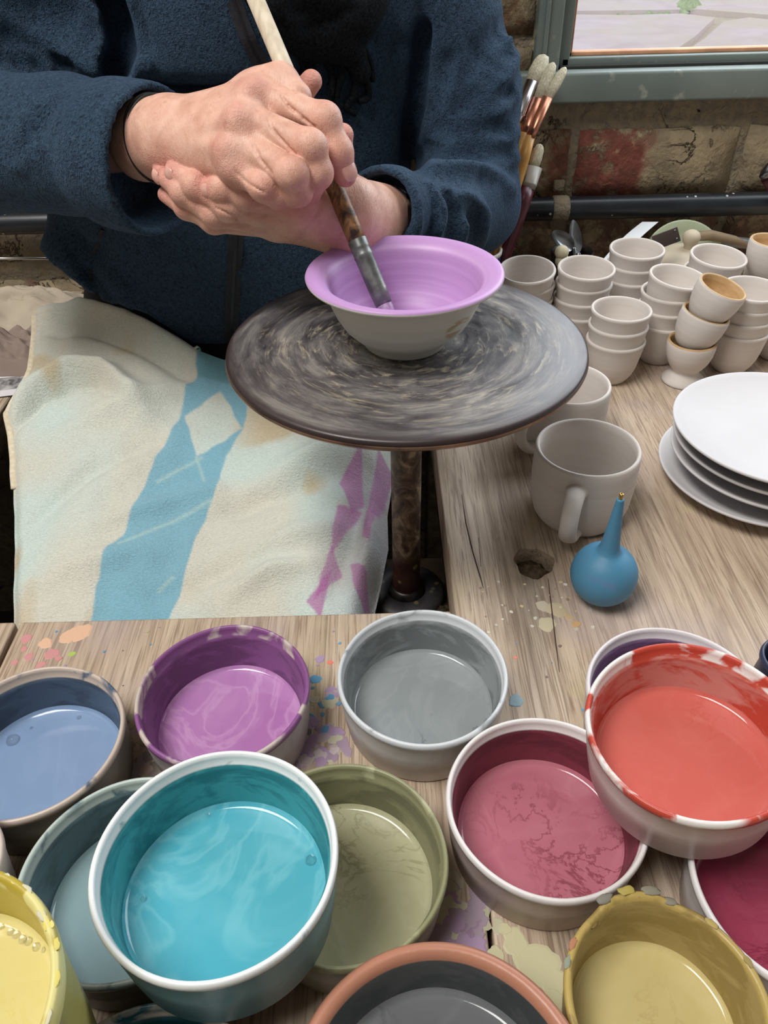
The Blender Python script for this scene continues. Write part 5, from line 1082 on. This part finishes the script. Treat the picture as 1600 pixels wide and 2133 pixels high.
# ================================================================== TOWEL OVER THE LAP
# the lap falls gently from the waist to the knees; the cloth is a dense sheet lying on it
zA, YA, zB, YB = 0.062, 0.865, -0.058, 0.475
def lapz(Y): return zA+(Y-YA)*(zB-zA)/(YB-YA)
def onlap(x, y):
    w = RCn @ np.array([(x-800)/FPX, -(y-1066.5)/FPX, -1.0]); m_ = (zB-zA)/(YB-YA)
    k = (zA-m_*YA-CAM_H)/(w[2]-m_*w[1]); p = w*k; return p[0], p[1]
LE = [(64, 636), (57, 700), (52, 745), (28, 800), (6, 850), (14, 920), (20, 1000), (22, 1100), (26, 1200), (24, 1290), (20, 1340)]
RE = [(560, 756), (640, 770), (760, 800), (830, 880), (816, 950), (806, 1020), (808, 1090), (796, 1150), (780, 1220), (770, 1280), (764, 1340)]
TE = [(64, 636), (110, 634), (170, 640), (230, 664), (300, 694), (360, 716), (415, 740), (470, 748), (560, 756)]
NU, NV = 420, 420
def samp(P, n):
    P = np.array([onlap(*p) for p in P]); L = np.r_[0, np.cumsum(np.hypot(*np.diff(P, axis=0).T))]; t = np.linspace(0, L[-1], n)
    return np.stack([np.interp(t, L, P[:, 0]), np.interp(t, L, P[:, 1])], 1)
le, re_, te = samp(LE, NV), samp(RE, NV), samp(TE, NU); be = samp([(20, 1340), (764, 1340)], NU)
u = np.linspace(0, 1, NU)[:, None, None]; v = np.linspace(0, 1, NV)[None, :, None]
Pxy = (1-v)*te[:, None]+v*be[:, None]+(1-u)*le[None]+u*re_[None]-((1-u)*(1-v)*te[0]+u*(1-v)*te[-1]+(1-u)*v*be[0]+u*v*be[-1])
X = Pxy[..., 0]; Y = Pxy[..., 1]; Zl = lapz(Y)
def to_px(X, Y, Z):
    P = np.stack([X, Y, Z-CAM_H], -1) @ RCn; return 800+FPX*P[..., 0]/-P[..., 2], 1066.5-FPX*P[..., 1]/-P[..., 2]
PX, PY = to_px(X, Y, Zl)
def fold(P, h, w):
    """ridge (h>0) or valley along a polyline lying on the lap"""
    W2 = np.array([onlap(*p) for p in P]); dm = np.full(X.shape, 9.0); tt = np.zeros(X.shape); n = len(W2)-1
    for i in range(n):
        a, b = W2[i], W2[i+1]; dd = b-a; t = np.clip(((X-a[0])*dd[0]+(Y-a[1])*dd[1])/(dd@dd), 0, 1); e = np.hypot(X-a[0]-t*dd[0], Y-a[1]-t*dd[1])
        tt = np.where(e < dm, (i+t)/n, tt); dm = np.minimum(dm, e)
    return h*np.exp(-(dm/w)**2)*np.sin(np.pi*np.clip(0.12+tt*0.76, 0, 1))
Z = Zl.copy()
Z += 0.022*np.exp(-((X+0.30)/0.10)**2)+0.016*np.exp(-((X+0.07)/0.07)**2)-0.010     # two thighs
for P, h, w in (([(20, 850), (60, 815), (140, 790), (220, 800), (270, 840), (300, 880)], 0.014, 0.016), ([(30, 880), (90, 830), (150, 812), (215, 822), (262, 862)], -0.009, 0.008), ([(70, 640), (170, 650), (260, 690), (360, 735), (420, 760)], 0.010, 0.012), ([(90, 680), (190, 690), (300, 740), (400, 800)], -0.007, 0.010),
                ([(150, 900), (300, 850), (420, 800)], 0.006, 0.014), ([(560, 1000), (680, 960), (780, 940)], 0.010, 0.018), ([(430, 1080), (560, 1030), (700, 1000)], -0.006, 0.014), ([(500, 1180), (620, 1120), (760, 1100)], 0.007, 0.016), ([(330, 1240), (480, 1180), (600, 1150)], -0.005, 0.012),
                ([(60, 1100), (180, 1000), (330, 930)], -0.005, 0.012), ([(200, 1110), (330, 1060), (450, 1010)], 0.004, 0.010), ([(100, 1220), (220, 1180), (330, 1150)], 0.005, 0.014), ([(480, 1240), (560, 1200), (640, 1190)], 0.006, 0.010), ([(700, 1240), (740, 1100), (770, 980)], -0.008, 0.012)):
    Z += 1.9*fold(P, h, w)
Z += 0.006*(vnoise(X*22, Y*22, 4)-0.5)+0.003*(vnoise(X*55, Y*55, 5)-0.5)
uu = np.linspace(0, 1, NU)[:, None]; Z -= 0.010*np.exp(-(uu/0.018)**2)+0.035*np.exp(-((1-uu)/0.03)**2)*np.clip((np.linspace(0, 1, NV)[None]-0.2)*4, 0, 1)
# printed stripes: colour of the cloth, with some shade tinted in at the right
col = np.zeros(X.shape+(3,)); CREAMT, PALE = np.array(s2l((212, 209, 194))[:3]), np.array(s2l((203, 217, 209))[:3])
nz = vnoise(X*16, Y*16, 11); col[:] = CREAMT+(PALE-CREAMT)*np.clip((nz-0.35)*2.2, 0, 1)[..., None]
def tint(mask, c, a): col[:] = col*(1-mask[..., None]*a)+np.array(s2l(c)[:3])*mask[..., None]*a
wx = PX+4*(vnoise(X*90, Y*90, 21)-0.5); wy = PY+4*(vnoise(X*90, Y*90, 22)-0.5)
tint(np.clip((vnoise(X*26+5, Y*26, 13)-0.62)*5, 0, 1)*np.clip((vnoise(X*9, Y*9, 15)-0.4)*4, 0, 1), (196, 160, 96), 0.55)
BL = (112, 176, 200)
def ip(P): return sum(inpoly(wx+a, wy+b, P).astype(float) for a, b in ((-2, -1), (2, 1), (1, -2), (-1, 2), (0, 0)))/5
stripe = ip( [(415, 700), (412, 790), (390, 812), (375, 870), (312, 1000), (262, 1125), (232, 1160), (206, 1240), (190, 1350), (340, 1350), (352, 1295), (376, 1220), (402, 1130), (442, 1040), (472, 940), (507, 880), (516, 840), (482, 792), (472, 700)])
hole = ip( [(460, 812), (503, 883), (410, 950), (385, 868)])
tint(stripe*(1-hole), BL, 0.88)
tint((ip([(412, 740), (520, 748), (520, 800), (412, 790)])), (104, 160, 170), 0.7)
for P in ([(252, 1150), (440, 1040)], [(330, 1010), (420, 950)], [(330, 1230), (360, 1200)], [(408, 950), (425, 1000)]):
    (x0, y0), (x1, y1) = P; t = np.clip(((PX-x0)*(x1-x0)+(PY-y0)*(y1-y0))/((x1-x0)**2+(y1-y0)**2), 0, 1); dd = np.hypot(PX-x0-t*(x1-x0), PY-y0-t*(y1-y0)); tint(np.exp(-(dd/3.5)**2), (172, 204, 200), 0.7)
tint(np.clip((PX-640)/120, 0, 1)*np.clip((PY-930)/60, 0, 1)*(0.5+0.5*vnoise(X*18, Y*18, 31)), (150, 142, 162), 0.55)  # shade under the wheel tinted into the cloth, along with its purple tinge
MG = (184, 96, 166)
for P in ([(752, 940), (706, 1010), (732, 1062), (758, 1040)], [(704, 1064), (756, 1048), (722, 1112), (690, 1160)], [(692, 1140), (652, 1262), (712, 1192)], [(728, 1160), (762, 1170), (770, 1270), (738, 1225)], [(788, 930), (822, 930), (786, 1050), (764, 1050)], [(762, 1050), (782, 1040), (768, 1120), (752, 1110)], [(640, 1262), (690, 1190), (670, 1300)]):
    tint(ip(P)*(0.7+0.3*nz), MG, 0.75)
VV = np.stack([X, Y, Z], -1).reshape(-1, 3); I = np.arange(NU*NV).reshape(NU, NV)
QQ = np.stack([I[:-1, :-1], I[:-1, 1:], I[1:, 1:], I[1:, :-1]], -1).reshape(-1, 4)
me = np_mesh('towel', VV, QQ); attr(me, 'Col', np.concatenate([col.reshape(-1, 3), np.ones((NU*NV, 1))], 1), 'FLOAT_COLOR')
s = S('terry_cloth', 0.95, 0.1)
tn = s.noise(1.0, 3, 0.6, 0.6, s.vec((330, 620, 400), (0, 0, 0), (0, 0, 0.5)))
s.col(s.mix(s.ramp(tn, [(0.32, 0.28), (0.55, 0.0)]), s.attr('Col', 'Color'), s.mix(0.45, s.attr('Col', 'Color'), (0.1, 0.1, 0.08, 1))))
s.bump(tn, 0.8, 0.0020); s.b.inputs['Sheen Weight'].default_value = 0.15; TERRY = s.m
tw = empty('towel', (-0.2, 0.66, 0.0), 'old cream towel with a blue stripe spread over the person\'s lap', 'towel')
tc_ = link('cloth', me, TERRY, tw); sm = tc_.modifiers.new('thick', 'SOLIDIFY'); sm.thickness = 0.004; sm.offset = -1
# hem along the left edge
s = S('hem_tape', 0.9); s.col(s.ramp(s.noise(200, 2), [(0.3, s2l((206, 190, 160))), (0.7, s2l((226, 212, 186)))])); s.bump(s.noise(600, 2), 0.5, 0.001)
link('hem', tube('hem', [Vector((X[2, j], Y[2, j], Z[2, j]+0.001)) for j in range(4, int(NV*0.6), 4)], [0.0042]*len(range(4, int(NV*0.6), 4)), 8, flat=0.5), s.m, tw)
